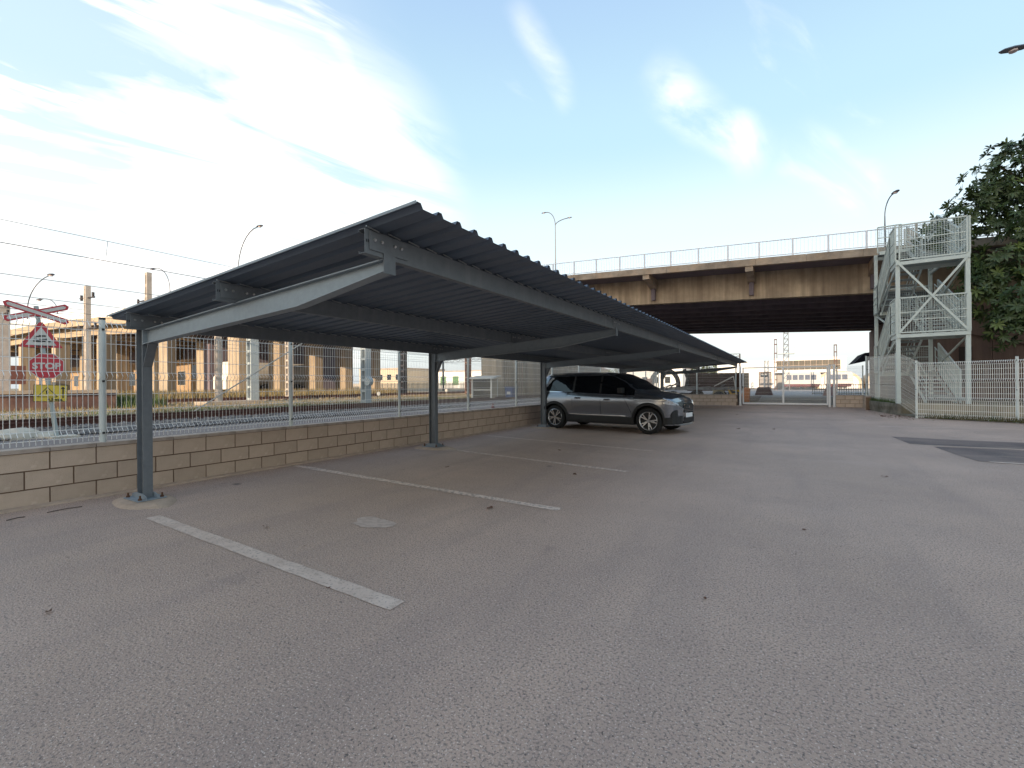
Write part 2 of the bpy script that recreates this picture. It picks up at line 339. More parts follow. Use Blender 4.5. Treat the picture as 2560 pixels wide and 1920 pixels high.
strip('parking_line', (-5.75, 7.32), (-2.08, 6.74), .11, .004, paint_old, 'faded bay line beside the second column')
strip('parking_line', (-6.2, 7.16), (-5.7, 7.31), .11, .004, paint_old, 'short faded bay line stub at the second column pad')
strip('parking_line', (-6.85, 9.85), (-2.3, 9.05), .11, .004, paint_old, 'faded bay line just before the silver car')
strip('parking_line', (2.55, 12.40), (12, 13.0), .11, .008, paint_ln, 'white line between the two dark asphalt patches')
strip('parking_line', (2.75, 10.33), (12, 10.55), .11, .008, paint_ln, 'white line along the near edge of the near dark patch')
strip('parking_line', (3.25, 14.75), (13, 15.6), .10, .004, paint_ln, 'white line beyond the far dark patch')
strip('parking_line', (2.2, 17.15), (5.4, 17.75), .10, .004, paint_old, 'faint white line near the right mesh fence')
strip('parking_line', (5.6, 17.2), (12, 17.6), .10, .004, paint_old, 'faint white line stretching right near the fence')
tag(sheet('asphalt_patch', [(2.07, 14.06), (2.15, 12.62), (2.5, 12.56), (4.3, 12.66), (12, 13.15), (12, 14.9), (4.6, 13.9), (3.2, 13.9)], .004, tar), label='far dark patch of newer asphalt')
tag(sheet('asphalt_patch', [(2.46, 12.25), (2.52, 11.2), (2.62, 10.36), (12, 10.6), (12, 12.85)], .004, tar), label='near dark patch of newer asphalt')
p1 = [(-3.42 + math.cos(a) * (.20 + random.uniform(-.06, .07)), 3.08 + math.sin(a) * (.14 + random.uniform(-.04, .05))) for a in [k * math.pi / 7 for k in range(14)]]
tag(sheet('asphalt_patch', p1, .004, mat('pale_patch', (0.55, 0.43, 0.36), 0.85, bump=.3, bscale=60, speck=[((0.47, .36, .30), 14, .47)])), label='small pale repair patch in the first bay')

# ------------------------------------------------------------------ block walls
blk = MB(); blk.box(-.0, .11, .005, .395, .004, .196)
blk_me = blk.mesh('block', block_m)
def block_wall(name, label, p, q, courses=3, h=.2, cop=.042, thick=.2, back=True):
    """wall from p to q; its outer (visible) face lies on the line p-q, thickness behind it (to the left of p->q)"""
    p, q = Vector((*p, 0)), Vector((*q, 0)); Ln = (q - p).length; ang = math.atan2(q.y - p.y, q.x - p.x)
    t = thing(name, label, 'wall', p, ang)
    c = MB(); c.box(0, Ln, .011, thick - .011, 0, courses * h); c.build('mortar_core', mortar_m, t)
    rnd = random.Random(int(Ln * 100))
    bm_ = MB(); bm_.box(.007, .396, 0, .09, .007, .193); me = bm_.mesh('block', block_m)
    b2 = MB(); b2.box(.007, .196, 0, .09, .007, .193); meh = b2.mesh('half_block', block_m)
    for k in range(courses):
        x = 0.0
        first = k % 2 == 1
        while x < Ln - .02:
            full = .403; useh = first
            if useh: full = .2015
            if x + full > Ln + .03:
                full = Ln - x
                if full < .05: break
                bb = MB(); bb.box(.007, full - .005, 0, .09, .007, .193); o = linked('block', bb.mesh('block', block_m), t, (x, rnd.uniform(-.002, .002), k * h))
            else:
                o = linked('block', meh if useh else me, t, (x, rnd.uniform(-.0025, .0025), k * h))
            o.rotation_euler = (0, 0, rnd.uniform(-.003, .003))
            x += full; first = False
    if back:
        bk = MB()
        for k in range(courses):
            x = 0.2 * (k % 2)
            while x < Ln - .4:
                bk.box(x + .005, x + .398, thick - .09, thick + .0, k * h + .004, k * h + .195); x += .403
        tag(bk.build('rear_blocks', block_m, t), kind='stuff')
    x = 0
    while x < Ln - .02:
        l_ = min(.403, Ln - x); cb = MB(); cb.box(.003, l_ - .003, -.012 + rnd.uniform(-.002, .002), thick + .012, 0, cop + rnd.uniform(-.002, .002))
        linked('coping', cb.mesh('coping', coping_m), t, (x, 0, courses * h)); x += l_
    return t
# direction +Y along the left: the visible face must look to +X, so run from far to near is mirrored: place with thickness to -X (left of +Y)
block_wall('block_wall', 'long low beige block wall under the white mesh fence left of the carport', (-7.105, -.27), (-7.105, 29.75))
block_wall('block_wall', 'low beige block wall behind the end of the carport left of the gate', (-7.1, 29.75), (-2.62, 29.75), thick=.2)
block_wall('block_wall', 'short beige block wall right of the white gate', (2.06, 29.5), (3.2, 29.42))
block_wall('block_wall', 'beige block wall return angling towards the mossy concrete wall', (3.2, 29.40), (3.02, 26.9), back=False)
ow = MB()
rows = []
pp = [(3.16, 26.9), (3.25, 26.2), (3.4, 25.0), (3.52, 24.1), (3.62, 23.35), (3.85, 23.2)]
for zz, off in ((0, 0), (.15, .01), (.3, -.01), (.43, .0), (.47, .05), (.48, .35), (0, .36)):
    rows.append([(x + off * 1.0 + random.uniform(-.012, .012), y_ + off * .15 + random.uniform(-.012, .012), zz) for x, y_ in pp])
ow.grid(rows); o = ow.build('concrete_wall', old_conc, fix=True)
tag(o, 'low crumbling mossy concrete wall at the foot of the stair tower fence', 'wall')
kb = MB(); kb.grid([[(3.62, 23.2, 0), (3.95, 21.75, 0), (6.0, 20.45, 0), (16, 14.0, 0)], [(3.62, 23.2, .06), (3.95, 21.75, .06), (6.0, 20.45, .06), (16, 14.0, .06)],
        [(3.9, 23.3, .08), (4.15, 21.95, .08), (6.15, 20.7, .08), (16.2, 14.3, .08)]])
tag(kb.build('kerb', old_conc, fix=True), kind='structure')
rb = MB(); rb.prism([(3.75, 23.1), (4.35, 22.6), (7.0, 21.6), (18, 15.2), (30, 15), (30, 29), (3.5, 29.5), (3.3, 26.9)], 'z', -.02, .47)
tag(rb.build('raised_bed', mat('bed_soil', (0.24, 0.19, 0.125), .95, col2=(0.14, .115, .07), scale=1.5, bump=.6, bscale=12)), kind='structure')
rf = MB(); rf.bar((4.1, 22.62, .25), (6.6, 21.62, .25), .16, .52); tag(rf.build('plinth_wall', mat('tan_plinth', (0.42, 0.35, 0.24), .95, col2=(.30, .25, .17), scale=1.5, stain=(.16, .14, .09), sscale=1.2, samt=.6)), 'tan concrete plinth behind the right mesh fence under the stair tower', 'plinth')

# ------------------------------------------------------------------ mesh fences
def panel_mesh(Ln, H, folds, sp=.05, r=.0024, fold_d=.055, hs=None, wire=.0045):
    """welded mesh panel in x-z plane, folds at given heights bulge towards -y"""
    b = MB(); n = int(round(Ln / sp))
    prof = [(0, 0)]
    for zf in folds: prof += [(zf - .05, 0), (zf, -fold_d), (zf + .05, 0)]
    prof = [p for p in prof if -0.001 <= p[0] <= H]
    if prof[-1][0] < H: prof.append((H, 0))
    zs = [p[0] for p in prof]
    for i in range(n + 1):
        x = i * Ln / n
        pts = []
        for z_, y_ in prof:
            if not pts or abs(pts[-1][2] - z_) > .004: pts.append((x, y_, z_))
        b.tube(pts, wire / 2, 3, False)
    hz_ = set()
    for zf in folds: hz_ |= {round(zf - .05, 3), round(zf + .05, 3)}
    for z_ in (hs or []): hz_.add(z_)
    for z_ in sorted(hz_):
        if 0 <= z_ <= H: b.tube([(0, .003, z_), (Ln, .003, z_)], wire / 2 + .0003, 3, False)
    return b
def mesh_fence(name, label, pts, z0s, H, folds, hs, posth, group=None, close_last=True, wire=.0045, pr=.03):
    t = thing(name, label, 'fence', (pts[0][0], pts[0][1], 0), 0)
    cache = {}
    ox, oy = pts[0]
    pmb = MB(); pmb.tube([(0, 0, 0), (0, 0, posth)], pr, 14); pmb.smooth = False; pme = pmb.mesh('post', white_fence)
    cmb_ = MB(); cmb_.tube([(0, 0, 0), (0, 0, .022)], pr + .004, 14); cme = cmb_.mesh('post_cap', black_pl)
    clm = MB(); clm.box(-.012, .012, -pr - .010, -pr + .004, -.012, .012); clme = clm.mesh('clip', black_pl)
    for i, (x, y_) in enumerate(pts):
        po = linked('post', pme, t, (x - ox, y_ - oy, z0s[i]))
        linked('cap', cme, po, (0, 0, posth))
        if i + 1 < len(pts):
            x2, y2 = pts[i + 1]; Ln = math.hypot(x2 - x, y2 - y_) - 2 * pr - .01; a = math.atan2(y2 - y_, x2 - x)
            for zf in (.12, posth * .5, posth - .12):
                linked('clip', clme, po, (0, 0, zf), (0, 0, a))
            key = round(Ln, 2)
            if key not in cache: cache[key] = panel_mesh(Ln, H, folds, .05, hs=hs, wire=wire).mesh('mesh_panel', wire_m)
            o = linked('mesh_panel', cache[key], t, (x - ox + math.cos(a) * (pr + .005), y_ - oy + math.sin(a) * (pr + .005), z0s[i] + .03))
            sl = (z0s[i + 1] - z0s[i]) / max(Ln, .1)
            o.rotation_euler = (0, -math.atan(sl), a)
    return t
fy = [-.23, 2.24, 4.72, 7.24, 9.72, 12.18, 14.68, 17.1, 19.55, 22.05, 24.55, 27.05, 29.6]
mesh_fence('mesh_fence', 'white welded mesh fence with round posts on the long low block wall', [(-7.2, yy) for yy in fy], [.635] * 13, 1.46, [.10, .78, 1.38],
           [.36, .56, .98, 1.18], 1.5, wire=.0075)
mesh_fence('mesh_fence', 'white mesh fence on the back wall between the carport end and the gate', [(-7.15, 29.85), (-4.85, 29.85), (-2.7, 29.85)], [.64] * 3, 1.46, [.10, .78, 1.38], [.36, .56, .98, 1.18], 1.5, wire=.0035)
mesh_fence('mesh_fence', 'white mesh fence standing on the parking lot in front of the stair tower', [(3.86, 21.5), (6.0, 20.2), (8.12, 18.9), (10.2, 17.6), (12.3, 16.3)], [.0] * 5, 1.95, [.10, .68, 1.30, 1.88],
           [.29, .49, .88, 1.08, 1.5, 1.68], 2.07, wire=.013, pr=.036)
mesh_fence('mesh_fence', 'white mesh fence stepping up the mossy concrete wall left of the stair tower', [(3.86, 21.5), (3.60, 23.4), (3.42, 26.1), (3.24, 28.6)], [.05, .46, .48, .6], 1.93, [.10, .68, 1.30, 1.88],
           [.29, .49, .88, 1.08, 1.5, 1.68], 2.0, wire=.0045)
mesh_fence('mesh_fence', 'short white mesh fence on the block wall right of the gate', [(2.12, 29.6), (3.2, 29.5)], [.64, .64], 1.46, [.10, .78, 1.38], [.36, .56, .98, 1.18], 1.5, wire=.0075)

# ------------------------------------------------------------------ gate
gt = thing('sliding_gate', 'white metal gate with wire infill standing closed under the road bridge', 'gate', (-2.4, 29.6, 0))
GW = 4.2; gm = mat('gate_white', (0.72, 0.70, 0.68), .45)
fr = MB(); fr.box(.06, GW - .06, -.03, .03, .10, .19); fr.box(.06, GW - .06, -.03, .03, 2.13, 2.20); fr.box(.06, .13, -.03, .03, .19, 2.13); fr.box(GW - .13, GW - .06, -.03, .03, .19, 2.13)
fr.box(GW * .485, GW * .485 + .09, -.028, .028, .19, 2.13); fr.build('gate_frame', gm, gt)
inf = MB()
for i in range(83): inf.tube([(.14 + i * .0475, 0, .19), (.14 + i * .0475, 0, 2.13)], .0028, 3, False)
for i in range(1, 10): inf.tube([(.13, .003, .19 + i * .194), (GW - .13, .003, .19 + i * .194)], .0028, 3, False)
inf.build('wire_infill', wire_m, gt)
for x_, nm in ((-.05, 0), (GW - .0, 1), (GW + .20, 2)):
    b = MB(); b.box(x_ - .05, x_ + .05, -.05, .05, 0, 2.26); b.build('gate_post', gm, gt)
b = MB(); b.box(GW, GW + .2, -.02, .02, 2.20, 2.25); b.build('guide', gm, gt)
b = MB(); b.box(.07, .10, -.06, -.03, 1.0, 1.12); b.build('lock', black_pl, gt)

# ------------------------------------------------------------------ carport
cp = thing('carport', 'long grey steel carport with corrugated sheet roof beside the block wall', 'carport', (-6.34, 2.35, 0))
CY = [0, 5, 10, 17.5, 25]      # frame positions along the carport, relative
def rz(X): return 2.375 + .066 * (X + 2.45)       # underside of the sheets at world X
def prism_yz(b, poly, y0, y1, ox): b.prism([(x - ox, z) for x, z in poly], 'y', y0, y1)
# column: I section with web in the x-z plane
cb_ = MB(); cb_.box(-.08, -.072, -.046, .046, .05, 1.97); cb_.box(.072, .08, -.046, .046, .05, 1.97); cb_.box(-.072, .072, -.004, .004, .05, 1.97)
col_me = cb_.mesh('column', steel)
cap_b = MB(); cap_b.box(-.083, .083, -.048, .048, 1.97, 1.98)
base_b = MB(); base_b.box(-.19, .19, -.14, .14, .038, .05)
for s_ in (-1, 1): base_b.add([(-.19, s_ * .052, .05), (.19, s_ * .052, .05), (.17, s_ * .052, .085), (.1, s_ * .052, .105), (-.1, s_ * .052, .105), (-.17, s_ * .052, .085)] +
                              [(-.19, s_ * .060, .05), (.19, s_ * .060, .05), (.17, s_ * .060, .085), (.1, s_ * .060, .105), (-.1, s_ * .060, .105), (-.17, s_ * .060, .085)],
                              [(0, 1, 2, 3, 4, 5), (11, 10, 9, 8, 7, 6), (5, 4, 10, 11), (4, 3, 9, 10), (3, 2, 8, 9), (0, 5, 11, 6), (1, 0, 6, 7), (2, 1, 7, 8)])
base_me = base_b.mesh('base_plate', steel_lt)
bolt_b = MB(); bolt_b.tube([(0, 0, 0), (0, 0, .018)], .019, 6); bolt_b.tube([(0, 0, .018), (0, 0, .045)], .009, 6); bolt_me = bolt_b.mesh('anchor_bolt', bolt_m)
# grout pad
pad_b = MB(); ring = []
for zz, rr in ((0, 1.0), (.018, .9), (.034, .78), (.036, .3)):
    ring.append([(math.cos(a) * .47 * rr * (1 + .12 * math.sin(3 * a + 1) + .06 * math.sin(7 * a)), math.sin(a) * .30 * rr * (1 + .10 * math.cos(2 * a)), zz) for a in [2 * math.pi * k / 24 for k in range(25)]])
pad_b.grid(ring); pad_b.smooth = True; pad_me = pad_b.mesh('grout_pad', pad_m)
XB = -6.26; XT = -2.43          # beam start (column face) and tip, world X
def beam_mesh():
    b = MB(); ox = -6.34
    top = lambda X: 1.955 + (X - XB) * (2.20 - 1.955) / (XT - XB)
    bot = [(XB, 1.795), (-3.43, 1.955), (XT, 2.11)]
    X2 = [XB, -3.43, XT]
    # top flange, bottom flange, web
    for (a, c) in ((0, 2),):
        b.bar((XB - ox, 0, top(XB) - .004), (XT - ox, 0, top(XT) - .004), .092, .008)
    for i in range(2): b.bar((bot[i][0] - ox, 0, bot[i][1] + .004), (bot[i + 1][0] - ox, 0, bot[i + 1][1] + .004), .092, .008)
    web = [(XB, bot[0][1] + .008)] + [(bot[1][0], bot[1][1] + .008), (XT, bot[2][1] + .008), (XT, top(XT) - .008), (XB, top(XB) - .008)]
    b.prism([(x - ox, z) for x, z in web], 'y', -.004, .004)
    b.bar((XT - ox + .004, 0, 2.11), (XT - ox + .004, 0, 2.215), .1, .008, up=(1, 0, 0))
    b.box(XB - ox, XB - ox + .01, -.046, .046, 1.79, 1.96)
    return b
beam_me = beam_mesh().mesh('beam', steel_lt)
hb = MB(); ox = -6.34
hb.prism([(XB - ox + .001, 1.55), (XB - ox + .13, 1.80), (XB - ox + .001, 1.792)], 'y', -.004, .004)
hb.bar((XB - ox + .004, 0, 1.545), (XB - ox + .14, 0, 1.80), .09, .008)
haunch_me = hb.mesh('haunch', steel)
PX = [-2.43, -4.33, -6.2]       # purlin web positions
tb = MB()                        # T shaped cleat plates on the purlin web (+X side)
pb_ = MB()
for k, px_ in enumerate(PX):
    zt = rz(px_) - .012
    b0 = MB(); b0.box(.004, .010, -.18, .18, zt - .135, zt - .012); b0.box(.004, .010, -.055, .055, zt - .27 if k == 0 else zt - .17, zt - .1351)
    for yy in (-.14, -.085, .03, .10):
        pass
    PXM = b0.mesh('cleat_plate', steel)
    bb = MB()
    for yy in (-.14, -.075, .045, .11): bb.tube([(.010, yy, zt - .062), (.022, yy, zt - .068)], .011, 6)
    bme = bb.mesh('bolt', zinc)
    PX[k] = (px_, zt, PXM, bme)
for i, dy in enumerate(CY):
    co = linked('column', col_me, cp, (0, dy, 0))
    linked('cap_plate', cap_b.mesh('cap_plate', steel) if i == 0 else bpy.data.meshes['cap_plate'], co)
    bp = linked('base_plate', base_me, co)
    for sx in (-.155, .155):
        for sy in (-.10, .10): pass
    bl = MB()
    for sx in (-.155, .155):
        for sy in (-.105, .105):
            bl.tube([(sx, sy, .05), (sx, sy, .068)], .020, 6); bl.tube([(sx, sy, .068), (sx, sy, .10)], .010, 6)
    linked('anchor_bolts', bl.mesh('anchor_bolts', bolt_m) if i == 0 else bpy.data.meshes['anchor_bolts'], co)
    linked('grout_pad', pad_me, cp, (0, dy, 0), (0, 0, random.uniform(-.15, .15)))
    be = linked('beam', beam_me, cp, (0, dy, 0)); linked('haunch', haunch_me, be)
    for px_, zt, pm, bme in PX:
        pl = linked('cleat_plate', pm, cp, (px_ + 6.34, dy, 0)); linked('bolts', bme, pl)
for px_, zt, pm, bme in PX:      # C purlins, web towards +X, lips towards -X
    b = MB(); x0 = px_ + 6.34; y0, y1 = -.215, 25.3
    for (xa, xb, za, zb_) in ((x0 - .003, x0, zt - .165, zt), (x0 - .06, x0 - .003, zt - .003, zt), (x0 - .06, x0 - .003, zt - .165, zt - .162), (x0 - .06, x0 - .057, zt - .018, zt - .003), (x0 - .06, x0 - .057, zt - .162, zt - .147)):
        b.box(xa, xb, y0, y1, za, zb_)
    pu = b.build('purlin', steel, cp)
    hb_ = MB()
    for yy in (.025, .01): hb_.box(x0 + .0005, x0 + .002, y0 + yy, y0 + yy + .008, zt - .09, zt - .07)
    hb_.build('bolt_slot', black_pl, pu)
    sc_ = MB()
    for k in range(126): sc_.tube([(x0 - .03, -.10 + k * .2, zt - .012), (x0 - .03, -.10 + k * .2, zt - .004)], .006, 5)
    sc2 = MB()
    for k in range(126): sc2.tube([(x0 + .014, -.10 + k * .2, zt - .001), (x0 + .014, -.215 + k * .2, zt + .010)], .005, 5)
    tag(sc2.build('roof_screws', zinc, pu), kind='stuff')
# trapezoidal roof sheets: ribs run down the slope (along X), 0.2 m pitch, 1 m cover
Xlo, Xhi = -6.70, -1.96
def rib(k0, nr):
    pr_ = []
    for k in range(nr):
        y0 = (k0 + k) * .2
        pr_ += [(y0 - .022, .036), (y0 + .022, .036), (y0 + .045, 0), (y0 + .155, 0)]
    return pr_
for s_ in range(26):
    prf = rib(0, 5) + [(1.0 - .022, .0365), (1.0 + .022, .0365)]
    if s_ == 0: break
prf = [(-.017, .0322), (.017, .0322)]
for k in range(5):
    y0 = k * .2; prf += [(y0 + .038, 0), (y0 + .162, 0), (y0 + .183, .031), (y0 + .217, .031)]
sb = MB()
for (xa) in (0,):
    n = len(prf); th = .0012
    rows = []
    for X in (Xlo, Xhi): rows.append([(X + 6.34, yy, rz(X) + zz - .0) for yy, zz in prf])
    sb.grid(rows); rows = [[(x, y_, z + th) for x, y_, z in rw] for rw in rows]; sb.grid(rows)
sheet_me = sb.mesh('roof_sheet', sheet_m)
for s_ in range(26): linked('roof_sheet', sheet_me, cp, (0, -.20 + s_ * 1.0, .0006 * (s_ % 2)))
# folded verge strip on the near gable
vb = MB(); vb.bar((Xlo + 6.34, -.225, rz(Xlo) + .030), (Xhi + 6.34, -.225, rz(Xhi) + .030), .003, .018)
vb.build('verge_strip', steel_lt, cp)

# ------------------------------------------------------------------ car
def build_car():
    Lc = 4.64; RX, FX = .80, 3.66; WR = .345
    t = thing('parked_car', 'metallic grey SUV parked nose out under the carport behind the third column', 'car', (-6.64, 13.33, 0), R(-7.5))
    paint = mat('grey_metallic_paint', (0.235, 0.25, 0.28), 0.22, 0.85, coat=1.0)
    blk = mat('car_black_plastic', (0.010, 0.010, 0.011), 0.6)
    gls = mat('car_glass', (0.004, 0.005, 0.007), 0.04, spec=0.7)
    chrome = mat('car_chrome', (0.75, 0.76, 0.78), 0.12, 1.0)
    tyre = mat('tyre_rubber', (0.012, 0.012, 0.012), 0.85)
    alloy = mat('alloy', (0.62, 0.62, 0.63), 0.25, 0.9)
    hl = mat('headlamp_glass', (0.55, 0.57, 0.60), 0.08, 0.3, coat=1.0)
    skid = mat('car_skid_silver', (0.45, 0.46, 0.48), .3, .8)
    def lerp(tb_, x):
        if x <= tb_[0][0]: return tb_[0][1]
        for (a, va), (b, vb_) in zip(tb_, tb_[1:]):
            if x <= b:
                s = (x - a) / (b - a); s = s * s * (3 - 2 * s) * .5 + s * .5; return va + (vb_ - va) * s
        return tb_[-1][1]
    T = [(0, .92), (.04, 1.12), (.12, 1.34), (.26, 1.56), (.45, 1.615), (1.2, 1.645), (2.1, 1.64), (2.60, 1.595), (2.90, 1.47), (3.22, 1.28), (3.46, 1.125), (3.75, 1.085), (4.05, 1.035), (4.32, .965), (4.50, .88), (4.60, .79), (4.64, .73)]
    P = [(0, .74), (.06, .83), (.2, .885), (.5, .915), (1.5, .92), (3.2, .92), (3.8, .905), (4.2, .86), (4.38, .79), (4.50, .68), (4.60, .52), (4.64, .40)]
    F = [(.15, .93), (.3, .965), (.55, .985), (.8, 1.0), (.93, .99), (1.02, .965), (1.10, .925), (1.3, .86), (1.5, .785), (1.58, .74), (1.65, .70)]
    def Tc(x): return lerp(T, x)
    def drop(x): return .055 if x < 3.1 else .075
    def Te(x): return Tc(x) - drop(x)
    def wd(x, z):
        f = lerp(F, z)
        # hood keeps the body wide up to its edge
        if z > .9: f = f if x < 3.3 else max(f, .93 - .35 * max(0, z - .95))
        # concave lower door
        dd = -.018 * math.exp(-((z - .50) / .10) ** 2) if 1.4 < x < 3.2 else 0
        sh = .010 * math.exp(-((z - .90) / .05) ** 2)
        ar = sum(.022 * math.exp(-((x - c) / .42) ** 4) * math.exp(-((z - .62) / .28) ** 2) for c in (RX, FX))
        return lerp(P, x) * f + dd + sh + ar
    def zb(x):
        z = .24 if .25 < x < 4.4 else .24 + .10 * max((.25 - x) / .25, (x - 4.4) / .24)
        for c in (RX, FX):
            d = abs(x - c)
            if d < .415: z = max(z, WR + math.sqrt(.415 ** 2 - d * d))
        return z
    def topz(x, y_):
        ww = wd(x, Te(x)); q = min(1, abs(y_) / ww)
        return Te(x) + drop(x) * (1 - q ** 2.6)
    xs_ = sorted(set([round(v, 4) for v in [0, .02, .04, .08, .12, .18, .26, .35] + [RX + .4149 * math.cos(a) for a in [math.pi * k / 14 for k in range(15)]] + [FX + .4149 * math.cos(a) for a in [math.pi * k / 14 for k in range(15)]]
        + [RX + .416, RX - .416, FX + .416, FX - .416] + [1.4 + .12 * k for k in range(16)] + [4.2, 4.25, 4.3, 4.36, 4.42, 4.48, 4.52, 4.56, 4.60, 4.62, 4.64]]))
    body = MB(); rows = []
    for x in xs_:
        b0, te = zb(x), Te(x); sec = []
        ns = 16
        side = [(wd(x, b0 + (te - b0) * k / ns), b0 + (te - b0) * k / ns) for k in range(ns + 1)]
        ww = side[-1][0]
        top = []
        for k in range(1, 9):
            yy = ww * (1 - k / 8); top.append((yy, topz(x, yy)))
        half = side + top
        full = [(x, -a, z) for a, z in half] + [(x, a, z) for a, z in reversed(half[:-1])]
        rows.append(full)
    body.grid(rows); n = len(rows[0])
    body.add(rows[0], [tuple(range(n))]); body.add(rows[-1], [tuple(range(n - 1, -1, -1))])
    body.smooth = True
    bo = body.build('body', paint, t, fix=True)
    m = bo.modifiers.new('weld', 'WELD'); m.merge_threshold = .0005
    # underbody and wheel housings
    ub = MB(); ub.box(.15, RX - .42, -.78, .78, .26, .8); ub.box(RX + .42, FX - .42, -.80, .80, .22, .8); ub.box(FX + .42, 4.45, -.68, .68, .24, .7); ub.box(.3, 4.3, -.55, .55, .30, .85)
    ub.build('underbody', blk, t)
    def patch(name, m_, fx, x0, x1, n_, off, sides=(-1, 1), nz=4, parent=t, thick=True):
        """fx(x)->(zlo,zhi); strip hugging the body side"""
        for s_ in sides:
            b = MB()
            rws = []
            for i in range(n_ + 1):
                x = x0 + (x1 - x0) * i / n_; lo, hi = fx(x)
                colm = [(x, s_ * (wd(x, lo) - .02), lo)] if thick else []
                colm += [(x, s_ * (wd(x, lo + (hi - lo) * k / nz) + off), lo + (hi - lo) * k / nz) for k in range(nz + 1)]
                if thick: colm += [(x, s_ * (wd(x, hi) - .02), hi)]
                rws.append(colm)
            b.grid(rws)
            b.smooth = not thick
            b.build(name, m_, parent, fix=True)
    # side windows
    belt = lambda x: 1.115 - .040 * (x - .5) if x < 3 else 1.015 - .06 * (x - 3)
    def wtop(x): return min(Te(x) - .02, 1.535)
    def winz(x):
        lo = belt(x); hi = wtop(x)
        if x < .85: hi = min(hi, lo + .02 + (x - .36) * 1.15)
        return lo, max(lo + .004, hi)
    patch('side_window', gls, winz, .40, 3.28, 44, .006, nz=5, thick=False)
    patch('belt_trim', chrome, lambda x: (belt(x) - .022, belt(x) - .004), .10, 3.3, 30, .012, nz=1)
    # silver blade on the rear pillar
    for s_ in (-1, 1):
        b = MB()
        rws = []
        for k in range(8):
            q = k / 7; zc_ = 1.09 + .40 * q; xc_ = .30 + .36 * q
            rws.append([(xc_ - .035, s_ * (wd(xc_ - .035, zc_) + .01), zc_ + .015), (xc_ + .035, s_ * (wd(xc_ + .035, zc_) + .01), zc_ - .012)])
        b.grid(rws)
        b.build('pillar_blade', mat('blade_silver', (.62, .64, .68), .35, .2), t, fix=True)
    # window pillars (black) and roof side arc
    for xc_ in (1.42, 2.28):
        patch('door_pillar', blk, lambda x: (belt(x) + .01, wtop(x)), xc_ - .03, xc_ + .03, 2, .009, nz=4, thick=False)
    # black roof panel, windscreen and rear screen
    def toppatch(name, m_, x0f, x1f, yfrac, off, n_=14):
        b = MB(); rws = []
        for i in range(n_ + 1):
            q = i / n_; rw = []
            for j in range(13):
                e = -1 + 2 * j / 12
                x = x0f(e) + (x1f(e) - x0f(e)) * q
                yy = e * yfrac * wd(x, Te(x)); rw.append((x + (off if name == 'windscreen' else 0) * .6, yy, topz(x, yy) + off))
            rws.append(rw)
        b.grid(rws); b.smooth = True; return b.build(name, m_, t, fix=True)
    toppatch('windscreen', gls, lambda e: 2.58 + .05 * e * e, lambda e: 3.42 - .12 * e * e, .93, .008)
    toppatch('roof_panel', gls, lambda e: .42, lambda e: 2.46 + .03 * e * e, .90, .006)
    toppatch('rear_screen', gls, lambda e: .07, lambda e: .24, .86, .008, 6)
    # cladding
    patch('sill_cladding', blk, lambda x: (.225, .43 + .03 * max(0, (1.75 - x)) - .02 * max(0, x - 2.9)), RX + .40, FX - .40, 20, .018, nz=3)
    patch('sill_trim', chrome, lambda x: (.445 + .03 * max(0, (1.75 - x)) - .02 * max(0, x - 2.9), .462 + .03 * max(0, (1.75 - x)) - .02 * max(0, x - 2.9)), RX + .52, FX - .62, 16, .024, nz=1)
    patch('rear_bumper_cladding', blk, lambda x: (.30, .52), .01, RX - .40, 30, .018, nz=5)
    patch('front_bumper_cladding', blk, lambda x: (.27, .44 + .12 * max(0, x - 4.25)), FX + .40, 4.63, 44, .020, nz=6)
    for c in (RX, FX):
        for s_ in (-1, 1):
            b = MB()
            rws = []
            for k in range(23):
                a = math.pi * (-.10 + 1.20 * k / 22); rw = []
                for r_, of in ((.395, -.06), (.397, .022), (.455, .026), (.475, .004)):
                    x = c + r_ * math.cos(a); z = WR + r_ * math.sin(a); rw.append((x, s_ * (wd(min(max(x, 0.02), 4.62), max(z, .24)) + of), max(z, .235)))
                rws.append(rw)
            b.grid(rws)
            b.build('wheel_arch', blk, t, fix=True)
    # doors: seams, handles
    seam = MB()
    for s_ in (-1, 1):
        for xc_, zl in ((1.40, .66), (2.30, .46), (3.22, .50)):
            rws = [[(xc_ + e - (.03 if xc_ > 3 else 0) * k, s_ * (wd(xc_, zl + (belt(xc_) - zl) * k / 8) + .0025), zl + (belt(xc_) - .03 - zl) * k / 8) for e in (-.004, .004)] for k in range(9)]
            seam.grid(rws)
    seam.build('door_seams', blk, t, fix=True)
    for s_ in (-1, 1):
        for xc_ in (1.58, 2.50):
            z_ = belt(xc_) - .155; yy = s_ * (wd(xc_, z_) + .02)
            b = MB(); b.tube([(xc_ - .10, yy - s_ * .02, z_), (xc_ - .07, yy, z_), (xc_ + .07, yy, z_), (xc_ + .10, yy - s_ * .02, z_)], .013, 6); b.build('door_handle', chrome, t)
            b = MB(); b.box(xc_ - .09, xc_ + .09, yy - .012 - s_ * .02, yy + .012 - s_ * .02, z_ - .022, z_ + .02); b.build('handle_recess', blk, t)
        # mirror
        b = MB(); b.tube([(2.95, s_ * .86, 1.07), (2.94, s_ * .95, 1.10)], .02, 6)
        st = len(b.v); b.box(-.06, .07, -.09, .10, -.07, .075); b.xf(Matrix.Translation((2.95, s_ * 1.0, 1.13)), st)
        o = b.build('wing_mirror', blk, t, bevel=.02)
        # roof rail
        b = MB(); pts = [(x, s_ * (wd(x, Te(x)) - .045), topz(x, wd(x, Te(x)) - .045) + (.035 if .5 < x < 2.4 else .0)) for x in (.42, .5, .55, .8, 1.1, 1.4, 1.7, 2.0, 2.25, 2.36, 2.45)]
        b.tube(pts, .011, 6); b.build('roof_rail', chrome, t)
